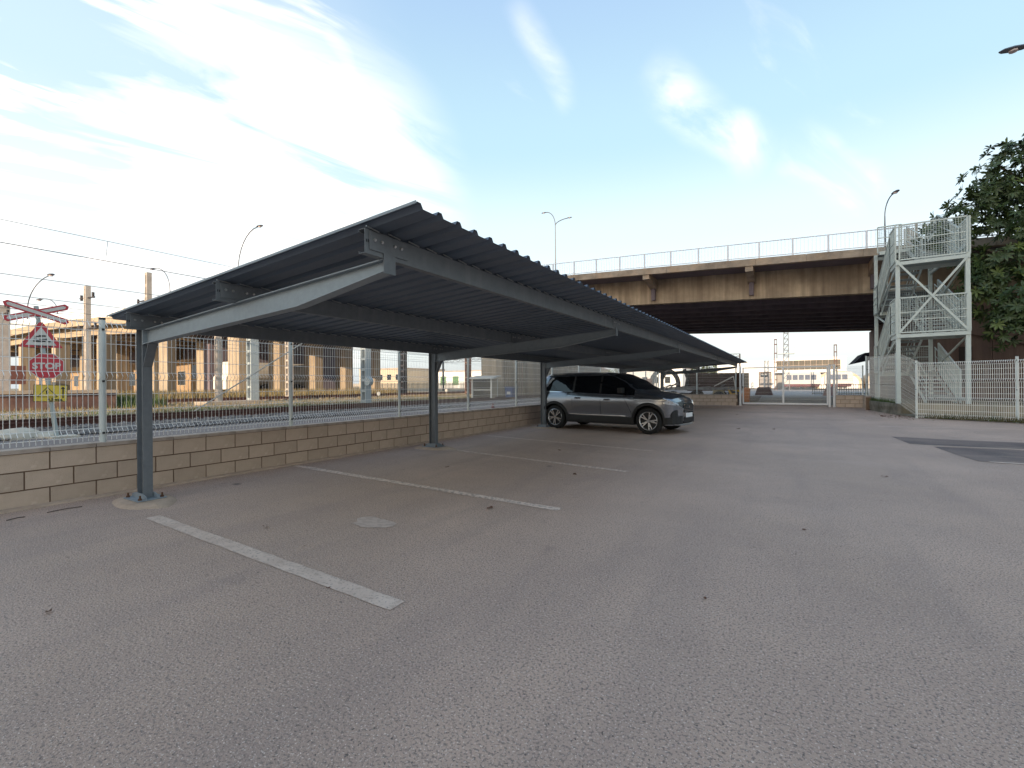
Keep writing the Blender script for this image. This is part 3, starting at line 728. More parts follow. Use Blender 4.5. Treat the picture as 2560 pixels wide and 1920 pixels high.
        # headlamp wrapping the front corner
        b = MB(); rws = []
        for i in range(41):
            i = i / 4; x = 4.08 + .40 * i / 10; lo = .80 - .05 * i / 10; hi = lo + .035 + .085 * min(1, i / 5) - .02 * max(0, (i - 7) / 3)
            hi = min(hi, Te(x) - .01)
            rws.append([(x, s_ * (wd(x, lo + (hi - lo) * k / 4) + .007), lo + (hi - lo) * k / 4) for k in range(5)])
        b.grid(rws); b.smooth = True; h_ = b.build('headlight', hl, t, fix=True)
        b = MB()
        for xx in (4.28, 4.40): b.tube([(xx, s_ * (wd(xx, .83) + .004), .83), (xx + .01, s_ * (wd(xx, .83) + .011), .83)], .026, 8)
        b.build('lamp_reflector', chrome, h_)
        # fog recess and tail lamp
        b = MB(); rws = []
        for i in range(25):
            i = i / 4; x = 4.34 + .20 * i / 6; lo = .46; hi = .50 + .13 * math.sin(math.pi * min(1, i / 4.5) * .5)
            rws.append([(x, s_ * (wd(x, lo + (hi - lo) * k / 3) + .024), lo + (hi - lo) * k / 3) for k in range(4)])
        b.grid(rws); b.build('fog_recess', blk, t, fix=True)
        b = MB(); b.bar((4.40, s_ * (wd(4.40, .545) + .012), .55), (4.57, s_ * (wd(4.57, .545) + .012), .53), .012, .014); b.build('fog_trim', chrome, t)
        b = MB(); rws = []
        for i in range(7):
            x = .03 + .28 * i / 6; lo, hi = .98, 1.09
            rws.append([(x, s_ * (wd(x, lo + (hi - lo) * k / 3) + .007), lo + (hi - lo) * k / 3) for k in range(4)])
        b.grid(rws); b.build('tail_light', mat('tail_light_red', (.30, .01, .015), .12, coat=1.0), t, fix=True)
    # fuel flap seam (right side)
    b = MB(); b.bar((.42, -(wd(.5, .95) + .004), .88), (.62, -(wd(.5, .95) + .004), .88), .004, .004); b.bar((.42, -(wd(.5, 1.0) + .003), 1.02), (.62, -(wd(.5, 1.0) + .003), 1.02), .004, .004)
    b.build('fuel_flap_seam', blk, t)
    # front: grille, badge, plate, skid
    b = MB(); b.prism([(-.36, .56), (.36, .56), (.40, .72), (.28, .79), (-.28, .79), (-.40, .72)], 'x', 4.60, 4.652); b.build('grille', blk, t)
    b = MB()
    for k in range(5):
        zz = .59 + k * .042; ww = .34 + .014 * k
        for j in range(-7, 8): b.box(4.652, 4.660, j * ww / 7.6 - .012, j * ww / 7.6 + .012, zz - .006, zz + .006)
    tag(b.build('grille_studs', chrome, t), kind='stuff')
    b = MB(); b.box(4.655, 4.668, -.26, .26, .43, .54); b.build('number_plate', mat('plate_white', (.75, .75, .74), .4), t)
    b = MB(); b.box(4.60, 4.654, -.38, .38, .30, .42); b.build('lower_intake', blk, t)
    b = MB(); b.tube([(4.30, -.78, .30), (4.46, -.66, .27), (4.60, -.42, .255), (4.66, 0, .25), (4.60, .42, .255), (4.46, .66, .27), (4.30, .78, .30)], .028, 6); b.build('skid_plate', skid, t)
    b = MB(); b.tube([(4.662, 0, .70), (4.672, 0, .70)], .035, 6); b.build('badge', chrome, t)
    b = MB(); b.tube([(.35, 0, topz(.35, 0)), (.25, 0, topz(.35, 0) + .05)], .02, 5); b.build('antenna', blk, t)
    # wheels
    tm = MB(); prof = [(.235, -.10), (.30, -.112), (.335, -.10), (.345, -.07), (.345, .07), (.335, .10), (.30, .112), (.235, .10)]
    rws = [[(r_ * math.cos(2 * math.pi * k / 40), y_, r_ * math.sin(2 * math.pi * k / 40)) for r_, y_ in prof] for k in range(41)]
    tm.grid(rws); tm.smooth = True; tyre_me = tm.mesh('tyre', tyre)
    rm = MB(); pr2 = [(.236, -.10), (.245, -.104), (.226, -.098), (.215, -.05), (.205, .05), (.235, .09)]
    rws = [[(r_ * math.cos(2 * math.pi * k / 40), y_, r_ * math.sin(2 * math.pi * k / 40)) for r_, y_ in pr2] for k in range(41)]
    rm.grid(rws); rm.smooth = True; rim_me = rm.mesh('rim', alloy)
    dk = MB(); dk.tube([(0, -.055, 0), (0, -.045, 0)], .215, 24); dk_me = dk.mesh('brake_disc', blk)
    spk = MB()
    for k in range(5):
        a = 2 * math.pi * k / 5 + math.pi / 2
        for da in (-.13, .13):
            a0, a1 = a + da * .9, a + da * 1.35
            p0 = Vector((.05 * math.cos(a0), -.088, .05 * math.sin(a0))); p1 = Vector((.228 * math.cos(a1), -.096, .228 * math.sin(a1)))
            spk.bar(p0, p1, .030, .02, up=(0, 1, 0))
        spk.bar((.04 * math.cos(a), -.078, .04 * math.sin(a)), (.16 * math.cos(a), -.080, .16 * math.sin(a)), .03, .012, up=(0, 1, 0))
    spk.tube([(0, -.075, 0), (0, -.102, 0)], .042, 12); spk_me = spk.mesh('spokes', alloy)
    cap_ = MB(); cap_.tube([(0, -.102, 0), (0, -.106, 0)], .026, 10); cap_me = cap_.mesh('hub_cap', chrome)
    for xc_ in (RX, FX):
        for s_ in (-1, 1):
            wo = bpy.data.objects.new('wheel', tyre_me); COL.objects.link(wo); wo.parent = t
            wo.location = (xc_, s_ * .80, WR); wo.rotation_euler = (0, random.uniform(0, 1) if xc_ == RX else .35, math.pi if s_ > 0 else 0)
            wo.name = 'wheel'
            linked('rim', rim_me, wo); linked('brake_disc', dk_me, wo); linked('spokes', spk_me, wo); linked('hub_cap', cap_me, wo)
    def squeeze(o):
        if o.name.startswith('wheel') and not o.name.startswith('wheel_arch'): return
        for v in o.data.vertices:
            if v.co.x > 4.0: v.co.x = 4.0 + (v.co.x - 4.0) * .62
            if v.co.x < .36: v.co.x = .36 - (.36 - v.co.x) * .40
        for c_ in o.children: squeeze(c_)
    for o in list(t.children): squeeze(o)
    return t
build_car()

# ------------------------------------------------------------------ road bridge (runs along X over lot, tracks and yard)
BY0, BY1 = 29.0, 54.0
NX = [45, 16, 3.3, -12, -30, -66]
def bz(X):   # top of slab
    T_ = [(-66, 9.9), (-30, 9.50), (-12, 8.70), (3.3, 8.0), (16, 7.45), (45, 6.6)]
    for (a, va), (b, vb_) in zip(T_, T_[1:]):
        if X <= b: return va + (vb_ - va) * (X - a) / (b - a)
    return T_[-1][1]
br = thing('road_bridge', 'wide stained concrete road bridge crossing over the gate and the tracks', 'bridge', (0, 40, 0))
def sweep(prof, xs_=NX, yo=-40):
    b = MB(); n = len(prof); rows = [[(X, yy + yo, bz(X) + zz) for yy, zz in prof + [prof[0]]] for X in xs_]
    b.grid(rows); b.add(rows[0][:-1], [tuple(range(n))]); b.add(rows[-1][:-1], [tuple(range(n - 1, -1, -1))]); return b
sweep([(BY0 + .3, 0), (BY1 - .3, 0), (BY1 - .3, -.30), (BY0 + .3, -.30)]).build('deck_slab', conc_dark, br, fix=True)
for k, (ya, yb) in enumerate(((BY0, BY0 + .3), (BY1 - .3, BY1))):   # edge beams, cast in lengths
    X = 44.0; rnd = random.Random(3 + k)
    while X > -65:
        X2 = max(X - 2.4, -65.9); b = sweep([(ya + rnd.uniform(-.008, .008), .02), (yb, .02), (yb, -.37), (ya + rnd.uniform(0, .01), -.37)], [X - .006, X2 + .006]); b.build('edge_beam', conc_edge, br, fix=True); X = X2
GY = [31.1 + 2.4 * k for k in range(9)] + [52.4]
for k, gy in enumerate(GY):
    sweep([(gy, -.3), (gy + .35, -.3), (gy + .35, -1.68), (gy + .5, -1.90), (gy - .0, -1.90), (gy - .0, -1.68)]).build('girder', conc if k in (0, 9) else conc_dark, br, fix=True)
for k in range(13):
    X = 9.6 - k * 5.76
    if X < -56: continue
    z = bz(X)
    b = MB(); b.add([(X - .2, 29.31 - 40, z - .31), (X - .2, 31.12 - 40, z - .31), (X - .2, 31.12 - 40, z - 1.02), (X - .2, 29.31 - 40, z - .62), (X + .2, 29.31 - 40, z - .31), (X + .2, 31.12 - 40, z - .31), (X + .2, 31.12 - 40, z - 1.02), (X + .2, 29.31 - 40, z - .62)],
                    [(0, 1, 2, 3), (7, 6, 5, 4), (0, 4, 5, 1), (1, 5, 6, 2), (2, 6, 7, 3), (3, 7, 4, 0)])
    b.box(X - .2, X + .2, 29.06 - 40, 29.31 - 40, z - .66, z - .38)
    b.build('bracket', conc_edge, br, fix=True)
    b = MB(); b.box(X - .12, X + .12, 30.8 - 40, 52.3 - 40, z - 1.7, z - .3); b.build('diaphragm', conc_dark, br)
# railing
for yr, nm in ((BY0 + .12, 1), (BY1 - .12, 0)):
    rl = MB(); xs_ = [v for v in NX]
    for a, b_ in zip(xs_, xs_[1:]):
        rl.bar((a, yr - 40, bz(a) + .93), (b_, yr - 40, bz(b_) + .93), .06, .035); rl.bar((a, yr - 40, bz(a) + .12), (b_, yr - 40, bz(b_) + .12), .04, .04)
    ro = rl.build('railing', rail_wh, br)
    pm = MB(); pm.box(-.045, .045, -.04, .04, .02, .95); pme = pm.mesh('railing_post', rail_wh)
    X = 3.36 + 1.59 * 6
    bal = MB()
    while X > -57:
        linked('railing_post', pme, ro, (X, yr - 40, bz(X)))
        for q in range(1, 9):
            xb = X - q * 1.59 / 9; bal.box(xb - .006, xb + .006, yr - 40.006, yr - 39.994, bz(xb) + .12, bz(xb) + .93)
        X -= 1.59
    bal.build('balusters', rail_wh, ro)
# piers near the tracks: three long wall piers with vertical ribs
def pier(x0, x1, y0, y1, zt, rib_=True, nm='pier'):
    b = MB(); c_ = min(.35, (x1 - x0) * .2)
    b.prism([(x0 + c_, y0 - 40), (x1 - c_, y0 - 40), (x1, y0 + c_ - 40), (x1, y1 - c_ - 40), (x1 - c_, y1 - 40), (x0 + c_, y1 - 40), (x0, y1 - c_ - 40), (x0, y0 + c_ - 40)], 'z', 0, zt)
    o = b.build(nm, pier_m, br)
    if rib_:
        r_ = MB(); yy = y0 + .5
        while yy < y1 - .4: r_.box(x1 - .002, x1 + .05, yy - 40, yy + .11 - 40, .2, zt - .3); yy += .34
        r_.build('pier_ribs', pier_m, o)
    return o
pier(-21.3, -19.35, 30.2, 34.6, 7.0); pier(-21.3, -19.35, 35.3, 41.0, 7.0, False); pier(-21.3, -19.35, 41.6, 46.6, 7.0); pier(-21.3, -19.35, 47.2, 52.6, 7.0)
for yy in (29.4, 34.4, 39.5, 44.5, 50.0): pier(-57.4, -55.3, yy, yy + 1.9, 7.9, False)
b = MB(); b.box(-66, -64.6, 31.0 - 40, 54 - 40, 0, 9.55); b.build('abutment', conc_dark, br)  # dark wall added as a backdrop for the darkness between the piers
# right abutment: side wall under the deck and wing wall facing the lot
b = MB(); b.box(6.3, 7.0, 31.5 - 40, 53.5 - 40, 0, 5.9); b.build('abutment', wall_red, br)
for k in range(12):
    b = MB(); b.box(6.3 + k * 2.02, 6.3 + k * 2.02 + 2.0, 30.75 - 40, 31.45 - 40, 0, bz(6.3 + (k + 1) * 2.02) - 1.92); b.build('wall_panel', wall_red, br)
b = MB(); b.bar((6.25, 30.68 - 40, 4.15), (9.0, 30.68 - 40, 3.3), .14, .3); b.bar((9, 30.68 - 40, 3.3), (14, 30.68 - 40, 1.6), .14, .3); b.build('sloping_ledge', wall_red, br)
b = MB(); b.bar((7.35, 30.7 - 40, 1.0), (7.35, 30.7 - 40, 3.0), .45, .08, up=(0, 1, 0)); b.build('recess_panel', mat('dark_recess', (.05, .035, .03), .95), br)

# viaduct further left, leaving the bridge in a bend
vd = thing('viaduct', 'pale viaduct on columns curving away behind the railway yard at far left', 'viaduct', (-75, 28, 0))
path = [(-58.2, 29.3), (-66, 24.5), (-76, 21.5), (-90, 20.2), (-112, 20), (-150, 21)]
def off(i, d):
    a = Vector((*path[max(0, i - 1)], 0)); b = Vector((*path[min(len(path) - 1, i + 1)], 0)); t_ = (b - a).normalized(); n = Vector((t_.y, -t_.x, 0))
    return Vector((*path[i], 0)) + n * d - Vector((-75, 28, 0))
def vsweep(d0, d1, z0, z1):
    b = MB(); rows = []
    for i in range(len(path)):
        p, q = off(i, d0), off(i, d1); rows.append([(p.x, p.y, z0), (q.x, q.y, z0), (q.x, q.y, z1), (p.x, p.y, z1), (p.x, p.y, z0)])
    b.grid(rows); b.add(rows[0][:-1], [(0, 1, 2, 3)]); b.add(rows[-1][:-1], [(3, 2, 1, 0)]); return b
# n points to +Y side? make sure the deck extends away from the camera
sgn = 1 if off(1, 1).y > off(1, 0).y else -1
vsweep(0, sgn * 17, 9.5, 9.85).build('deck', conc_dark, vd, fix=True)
vsweep(-.05 * sgn, sgn * .4, 9.05, 9.95).build('edge_beam', pier_m, vd, fix=True)
vsweep(0.05 * sgn, sgn * .18, 9.95, 10.95).build('parapet', white_w, vd, fix=True)
vsweep(sgn * 16.3, sgn * 16.9, 0, 9.5).build('dark_backdrop', conc_dark, vd, fix=True)  # dark wall added to stand in for the deep shade under the deck
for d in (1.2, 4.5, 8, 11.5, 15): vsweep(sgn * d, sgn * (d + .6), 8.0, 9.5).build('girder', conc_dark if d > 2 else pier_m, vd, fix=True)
def on_path(s_):
    i = int(s_); f_ = s_ - i; a, b = Vector((*path[i], 0)), Vector((*path[i + 1], 0)); t_ = (b - a).normalized(); n = Vector((t_.y, -t_.x, 0)) * sgn
    return a + (b - a) * f_, n, t_
for s_ in (.8, 1.75, 2.6, 3.3, 4.0):
    p, n, t_ = on_path(s_)
    for d in (1.2, 8.0, 15.5):
        c = p + n * d - Vector((-75, 28, 0)); b = MB(); b.bar((c.x, c.y, 0), (c.x, c.y, 7.4), 1.5, 1.1, up=(t_.x, t_.y, 0)); b.build('pier', pier_m, vd)
    a_ = p + n * .6 - Vector((-75, 28, 0)); c_ = p + n * 16.4 - Vector((-75, 28, 0)); b = MB(); b.bar((a_.x, a_.y, 7.7), (c_.x, c_.y, 7.7), 1.3, .62); b.build('cross_head', pier_m, vd)

# ------------------------------------------------------------------ stair tower
st = thing('stair_tower', 'pale steel escape stair tower with mesh panels climbing to the road bridge', 'stairs', (3.6, 23, .47))
W_, D_ = 1.98, 5.2      # width along X, depth along Y
Z0 = .0
LV = [2.68, 5.48]       # front landings (relative to tower base)
BL = [1.28, 4.08]       # back landings
def tbar(name, p, q, w_, h_, parent=st, m_=tower_m, up=(0, 0, 1)):
    b = MB(); b.bar(p, q, w_, h_, up); return b.build(name, m_, parent)
for x_ in (0, W_):
    for y_, zt in ((0, 5.55), (D_, 6.95)):
        tbar('post', (x_, y_, 0), (x_, y_, zt), .13, .13, up=(0, 1, 0))
for zz in LV:
    tbar('beam', (-.06, -.04, zz - .09), (W_ + .06, -.04, zz - .07), .12, .13)
    tbar('beam', (0, 1.15, zz - .09), (W_, 1.15, zz - .09), .1, .15)
    for x_ in (0, W_): tbar('beam', (x_, 0, zz - .09), (x_, 1.15, zz - .09), .1, .15)
for zz in BL + [6.88]:
    tbar('beam', (0, D_ + .04, zz - .09), (W_, D_ + .04, zz - .09), .1, .15); tbar('beam', (0, D_ - 1.1, zz - .09), (W_, D_ - 1.1, zz - .09), .1, .15)
for zz in (6.85, 4.0, 1.2):
    tbar('side_beam', (W_, .05, zz - 1.02), (W_, D_, zz - 1.02), .08, .12)
tbar('brace', (.02, -.10, 2.72), (W_ - .02, -.10, 5.38), .02, .07, up=(0, 0, 1)); tbar('brace', (W_ - .02, -.14, 2.72), (.02, -.14, 5.38), .02, .07)
for x_ in (0, W_):
    tbar('side_brace', (x_, .1, 5.3), (x_, D_ - .1, 4.1), .05, .06); tbar('side_brace', (x_, .1, 2.5), (x_, D_ - .1, 1.3), .05, .06); tbar('side_brace', (x_, .1, 2.8), (x_, D_ - .1, 4.0), .05, .06)
def landing(y0, y1, zz, parent=st):
    b = MB(); b.box(.06, W_ - .06, y0, y1, zz - .03, zz); 
    return b.build('landing', tread_m, parent)
for zz in LV: landing(.0, 1.1, zz)
for zz in BL: landing(D_ - 1.05, D_, zz)
landing(D_ - .6, D_ + .9, 6.93)
FW = (W_ - .14) / 2 - .05
def flight(x0, ya, za, yb, zb_, n):
    f = MB()
    fo = bpy.data.objects.new('stair_flight', None); 
    b = MB()
    for x_ in (x0, x0 + FW): b.bar((x_, ya, za - .06), (x_, yb, zb_ - .06), .012, .2)
    so_ = b.build('stair_flight', tower_m, st)
    tm_ = MB(); tm_.box(.006, FW - .006, -.13, .13, -.03, 0); tm_.box(.006, FW - .006, -.13 if yb > ya else .115, -.115 if yb > ya else .13, -.06, -.03); tme = tm_.mesh('tread', tread_m)
    for k in range(n):
        q = (k + .5) / n; linked('tread', tme, so_, (x0, ya + (yb - ya) * q, za + (zb_ - za) * (k + 1) / n - .0))
    # handrails with three rails each side
    for x_ in (x0, x0 + FW):
        r_ = MB()
        for h_ in (.35, .65, 1.0): r_.tube([(x_, ya, za + h_ + .08), (x_, yb, zb_ + h_ + .08)], .02 if h_ == 1.0 else .014, 6)
        for q in (.02, .5, .98): yy = ya + (yb - ya) * q; zz = za + (zb_ - za) * q; r_.bar((x_, yy, zz - .05), (x_, yy, zz + 1.08), .03, .03, up=(0, 1, 0))
        r_.build('handrail', tower_m, so_)
    return so_
XR, XL = W_ - .07 - FW, .07
flight(XR, 1.1, 0, D_ - 1.05, BL[0], 8)
flight(XL, D_ - 1.05, BL[0], 1.1, LV[0], 8)
flight(XR, 1.1, LV[0], D_ - 1.05, BL[1], 8)
flight(XL, D_ - 1.05, BL[1], 1.1, LV[1], 8)
flight(XR, 1.1, LV[1], D_ - .6, 6.93, 8)
def mpanel(p, q, h0, h1, parent=st, sp=.075):
    """railing panel with frame, mid rails and square wire mesh between p and q (bottom corners)"""
    p, q = Vector(p), Vector(q); d = q - p; Ln = Vector((d.x, d.y, 0)).length
    fr_ = MB(); up = Vector((0, 0, 1))
    a, b_, c, e = p + up * h0, q + up * h0, q + up * h1, p + up * h1
    for u_, v_ in ((a, b_), (b_, c), (c, e), (e, a)): fr_.bar(u_, v_, .05, .05, up=(0, 0, 1) if abs((v_ - u_).normalized().z) < .9 else (0, 1, 0))
    for hh in (.45, .72): fr_.bar(p + up * (h0 + (h1 - h0) * hh * .8), q + up * (h0 + (h1 - h0) * hh * .8), .03, .03)
    fo = fr_.build('mesh_panel', tower_m, parent)
    w2 = MB(); n = int(Ln / sp); m_ = int((h1 - h0) / sp)
    for i in range(1, n): u_ = p + d * i / n; w2.tube([u_ + up * h0, u_ + up * h1], .007, 3, False)
    for j in range(1, m_): hh = h0 + (h1 - h0) * j / m_; w2.tube([p + up * hh, q + up * hh], .007, 3, False)
    w2.build('wire_grid', tower_m, fo); return fo
for zz in LV:
    mpanel((.05, -.07, zz), (W_ - .02, -.07, zz), .05, 1.38)
    mpanel((-.06, 0, zz), (-.06, 1.1, zz), .02, 1.38); mpanel((W_ + .07, 0, zz), (W_ + .07, 1.1, zz), .02, 1.38)
for a, b_ in ((BL[0], LV[0]), (BL[1], LV[1])): mpanel((-.07, D_ - 1.05, a), (-.07, 1.1, b_), .0, 1.25)
for a, b_ in ((0, BL[0]), (LV[0], BL[1]), (LV[1], 6.93)): mpanel((W_ + .05, 1.1, a), (W_ + .05, D_ - 1.05, b_), .0, 1.25)
for zz in BL: mpanel((-.07, D_ - 1.05, zz), (-.07, D_, zz), .0, 1.25); mpanel((0, D_ + .07, zz), (W_, D_ + .07, zz), .02, 1.2)
mpanel((W_ + .05, D_ - 1.05, 6.93), (W_ + .05, D_ + .9, 6.93), 0, 1.25); mpanel((0, D_ - .6, 6.93), (FW, D_ - .6, 6.93), 0, 1.2)
# solid screen post by the bridge entry
b = MB()
for k in range(6): b.box(1.02 + k * .065, 1.07 + k * .065, D_ - .2, D_ - .17, 6.95, 8.0)
b.box(1.44, 1.52, D_ - .24, D_ - .14, 6.9, 8.2); b.build('entry_screen', mat('beige_screen', (.50, .45, .38), .8), st)

# ------------------------------------------------------------------ street lamps
def lamp(label, base, arms, h, r=.07, group=None, headsc=1.0):
    t = thing('street_lamp', label, 'street lamp', base, 0, group)
    b = MB(); b.tube([(0, 0, 0), (0, 0, h)], r, 8, r2=r * .6); b.build('pole', lamp_m, t)
    for dx, dy, dz in arms:      # arm end relative to the pole top
        pts = []
        for k in range(9):
            q = k / 8; a = q * math.pi / 2
            pts.append((dx * (1 - math.cos(a)), dy * (1 - math.cos(a)), h + dz * math.sin(a)))
        b = MB(); b.tube(pts, r * .55, 6); ao = b.build('arm', lamp_m, t)
        e = Vector(pts[-1]); d = Vector((dx, dy, 0)).normalized()
        hb2 = MB(); secs = [(-.05, .05, .04), (.08, .13, .075), (.35, .155, .085), (.58, .12, .06), (.68, .03, .02)]
        rws = []
        s_ = Vector((-d.y, d.x, 0))
        for l_, w2, h2 in secs:
            c = e + d * l_ * headsc
            rws.append([c + (s_ * math.cos(a) * w2 + Vector((0, 0, 1)) * math.sin(a) * h2 * (1 if math.sin(a) > 0 else .35)) * headsc for a in [2 * math.pi * k / 10 for k in range(11)]])
        hb2.grid(rws); hb2.smooth = True; ho = hb2.build('lamp_head', lamp_m, t, fix=True)
        gl = MB(); gl.tube([e + d * .33 * headsc - Vector((0, 0, .025 * headsc)), e + d * .33 * headsc - Vector((0, 0, .075 * headsc))], .11 * headsc, 8); gl.build('lens', lamp_gl, ho)
    return t
lamp('tall double-arm street lamp on the bridge left of its middle brackets', (-14.6, 30.5, bz(-14.6)), [(-.75, 0, 1.1), (.95, 0, .0 + .35)], 4.1, .055, headsc=.55)
lamp('street lamp with a tilted head standing on the bridge behind the stair tower', (4.35, 31.0, bz(4.3)), [(.22, -.75, .85)], 2.1, .05, headsc=.8)
def far_lamp(label, u_head, u_pole, Y, zt, zb_):
    pass
lamp('street lamp rising above the middle of the carport gable with its arm to the right', (-56.4, 30.3, 9.85), [(4.1, 0, 4.6)], 5.2, .11, headsc=1.5)
lamp('street lamp just above the carport gable with its arm to the left', (-66.8, 27.5, 9.85), [(-4.4, 0, 3.4)], 3.6, .10, headsc=1.5)
lamp('street lamp at far left above the crossing sign with its arm to the right', (-106, 23.5, 9.85), [(10.5, 0, 4.2)], 4.2, .13, headsc=2.4)
lamp('small street lamp behind the crossing sign with its arm to the left', (-92, 23.5, 9.85), [(-7.5, 0, 2.6)], 2.6, .11, headsc=2.0)
# lamp at the right edge: pole outside the frame, in the lot
lamp('grey street lamp head reaching into the top right corner over the parking lot', (6.02, 12.9, 0), [(-2.12, -.35, .40)], 7.25, .07, headsc=.6)

# ------------------------------------------------------------------ railway tracks
def track(name, label, xa, yr0, yr1, zt, ns0, nsn):
    t = thing(name, label, 'railway track', (xa, 0, zt - .26))
    for s_ in (-1, 1):
        b = MB(); x = s_ * .834
        b.prism([(x - .07, .09), (x + .07, .09), (x + .07, .105), (x + .012, .12), (x + .012, .215), (x + .035, .225), (x + .035, .258), (x - .035, .258), (x - .035, .225), (x - .012, .215), (x - .012, .12), (x - .07, .105)], 'y', yr0, yr1)
        b.build('rail', rust, t)
    sm = MB(); sm.box(-1.3, 1.3, -.12, .12, -.1, .088); sme = sm.mesh('sleeper', sleeper_m)
    for k in range(nsn): linked('sleeper', sme, t, (0, ns0 + k * .62, 0))
    return t
track('railway_track', 'nearest railway track of rusty rails beyond the service road', -17.85, -40, 160, .42, 0, 90)
track('railway_track', 'second railway track across the grassy strip of the yard', -32.5, -40, 160, .56, 2, 90)
b = MB(); rows = [[(-15.35, yy, .11), (-15.9, yy, .19), (-16.6, yy, .235), (-19.1, yy, .235), (-20.2, yy, .12)] for yy in range(-40, 164, 4)]
b.grid(rows); tag(b.build('ballast_bed', ballast_m), kind='structure')
# loose stones
def stones(name, n, f, smin, smax, m_, label=None):
    b = MB(); rnd = random.Random(11)
    oct_ = [(1, 0, 0), (-1, 0, 0), (0, 1, 0), (0, -1, 0), (0, 0, 1), (0, 0, -1)]; of = [(0, 2, 4), (2, 1, 4), (1, 3, 4), (3, 0, 4), (2, 0, 5), (1, 2, 5), (3, 1, 5), (0, 3, 5)]
    for _ in range(n):
        x, y_, z = f(rnd); s = rnd.uniform(smin, smax); a = rnd.uniform(0, 6.28); ca, sa = math.cos(a), math.sin(a); base_ = len(b.v)
        for p in oct_:
            px_, py_, pz_ = p[0] * s * rnd.uniform(.6, 1.2), p[1] * s * rnd.uniform(.6, 1.2), p[2] * s * rnd.uniform(.4, .9)
            b.v.append((x + px_ * ca - py_ * sa, y_ + px_ * sa + py_ * ca, z + pz_))
        b.f += [tuple(i + base_ for i in q) for q in of]; b.m += [0] * 8
    return tag(b.build(name, m_), label, kind='stuff')
def fb(r_):
    x = -15.35 - 4.6 * r_.random() ** 1.25; yy = 1.5 + 42 * r_.random() ** 1.6
    zb_ = .13 + .11 * min(1, max(0, (-15.4 - x) / 1.2)); 
    if x < -19.1: zb_ = .16
    return x, yy, zb_ + .01
stones('ballast_stones', 14000, fb, .035, .085, stone_m)
def fd(r_): return -20.3 - 11 * r_.random(), 2 + 40 * r_.random(), .16 + .02
stones('yard_rubble', 2500, fd, .03, .09, mat('rubble', (.42, .36, .28), .95, col2=(.24, .2, .15), scale=3))
def blades(name, n, f, h0, h1, m_, wd_=.012):
    b = MB(); rnd = random.Random(5)
    for _ in range(n):
        x, y_, z = f(rnd); a = rnd.uniform(0, 6.28); h_ = rnd.uniform(h0, h1); l_ = rnd.uniform(.1, .5) * h_; a2 = rnd.uniform(0, 6.28); ww = wd_ * rnd.uniform(.6, 1.5)
        b.add([(x - math.cos(a) * ww, y_ - math.sin(a) * ww, z), (x + math.cos(a) * ww, y_ + math.sin(a) * ww, z), (x + math.cos(a2) * l_, y_ + math.sin(a2) * l_, z + h_)], [(0, 1, 2)])
    return tag(b.build(name, m_), kind='stuff')
def clump(xr, yr, zf, nc, spread):
    cs = []
    rr = random.Random(xr[0] * 13 + nc)
    for _ in range(nc): cs.append((rr.uniform(*xr), yr[0] + (yr[1] - yr[0]) * rr.random() ** 1.3))
    def f(r_):
        c = r_.choice(cs); return c[0] + r_.gauss(0, spread), c[1] + r_.gauss(0, spread * 1.6), zf(c[0])
    return f
blades('grass', 12000, clump((-25.5, -20.2), (3, 46), lambda x: .12 + .17 * min(1, max(0, (-21 - x) / 5)), 420, .45), .03, .13, grass_m, .018)
blades('dry_weeds', 5000, clump((-31, -22), (5, 40), lambda x: .14 + .15 * min(1, max(0, (-21 - x) / 5)), 110, .45), .05, .28, dry_m, .015)
blades('dry_weeds', 12000, clump((-46, -34), (12, 40), lambda x: .3, 90, .6), .2, .9, dry_m, .03)
blades('green_weeds', 2500, clump((-31, -28), (9.3, 10.8), lambda x: .3, 14, .35), .2, .75, grass_m, .02)

# overhead wires (each its own thing)
def owire(label, X, z0, sag=0.0, y0=-40, y1=150, r=.012, hang=None, X2=None, cat='overhead wire', z1=None):
    pts = []; n = 60; sp = 48.0
    for k in range(n + 1):
        yy = y0 + (y1 - y0) * k / n; q = ((yy + 6) % sp) / sp
        zz = z0 + ((z1 if z1 is not None else z0) - z0) * k / n
        pts.append((X + ((X2 if X2 is not None else X) - X) * k / n, yy, zz - sag * 4 * q * (1 - q)))
    b = MB(); b.tube(pts, r, 4, False); o = b.build('overhead_wire', wire_dark)
    return tag(o, label, cat)
owire('highest overhead wire carrying droppers above the nearest track', -17.85, 5.78, 0.0, r=.007)
owire('darker contact wire hanging under the highest wire above the nearest track', -17.85, 5.17, r=.011)
for k, yy in enumerate((-4.0, .0, 5.65, 11.3, 17, 23)):
    b = MB(); b.tube([(-17.85, yy, 5.19), (-17.85, yy + .05, 5.78)], .006, 4); tag(b.build('dropper', wire_dark), ['dropper wire over the left edge of the yard', 'dropper wire left of the crossing sign', 'dropper wire joining the two top wires at left', 'dropper wire touching the carport gable edge', 'dropper wire behind the carport middle', 'dropper wire behind the parked car'][k], 'dropper wire', 'dropper wires on the nearest overhead line')
ws = [(-24.5, 5.55, .1), (-26.5, 5.2, .25), (-28, 4.9, .2), (-30, 5.0, .15), (-32.5, 5.75, .3), (-32.5, 4.9, 0), (-36, 5.4, .2), (-38, 6.1, .3), (-38, 5.0, 0), (-42, 5.6, .3), (-42, 5.0, 0), (-46, 6.0, .3), (-46, 5.0, 0)]
ordn = ['first', 'second', 'third', 'fourth', 'fifth', 'sixth', 'seventh', 'eighth', 'ninth', 'tenth', 'eleventh', 'twelfth', 'thirteenth']
for k, (X, z, s_) in enumerate(ws):
    o = owire('thin wire across the yard, %s in line beyond the nearest track overhead line' % ordn[k], X, z, s_, r=.011); o['group'] = 'thin overhead wires across the yard'

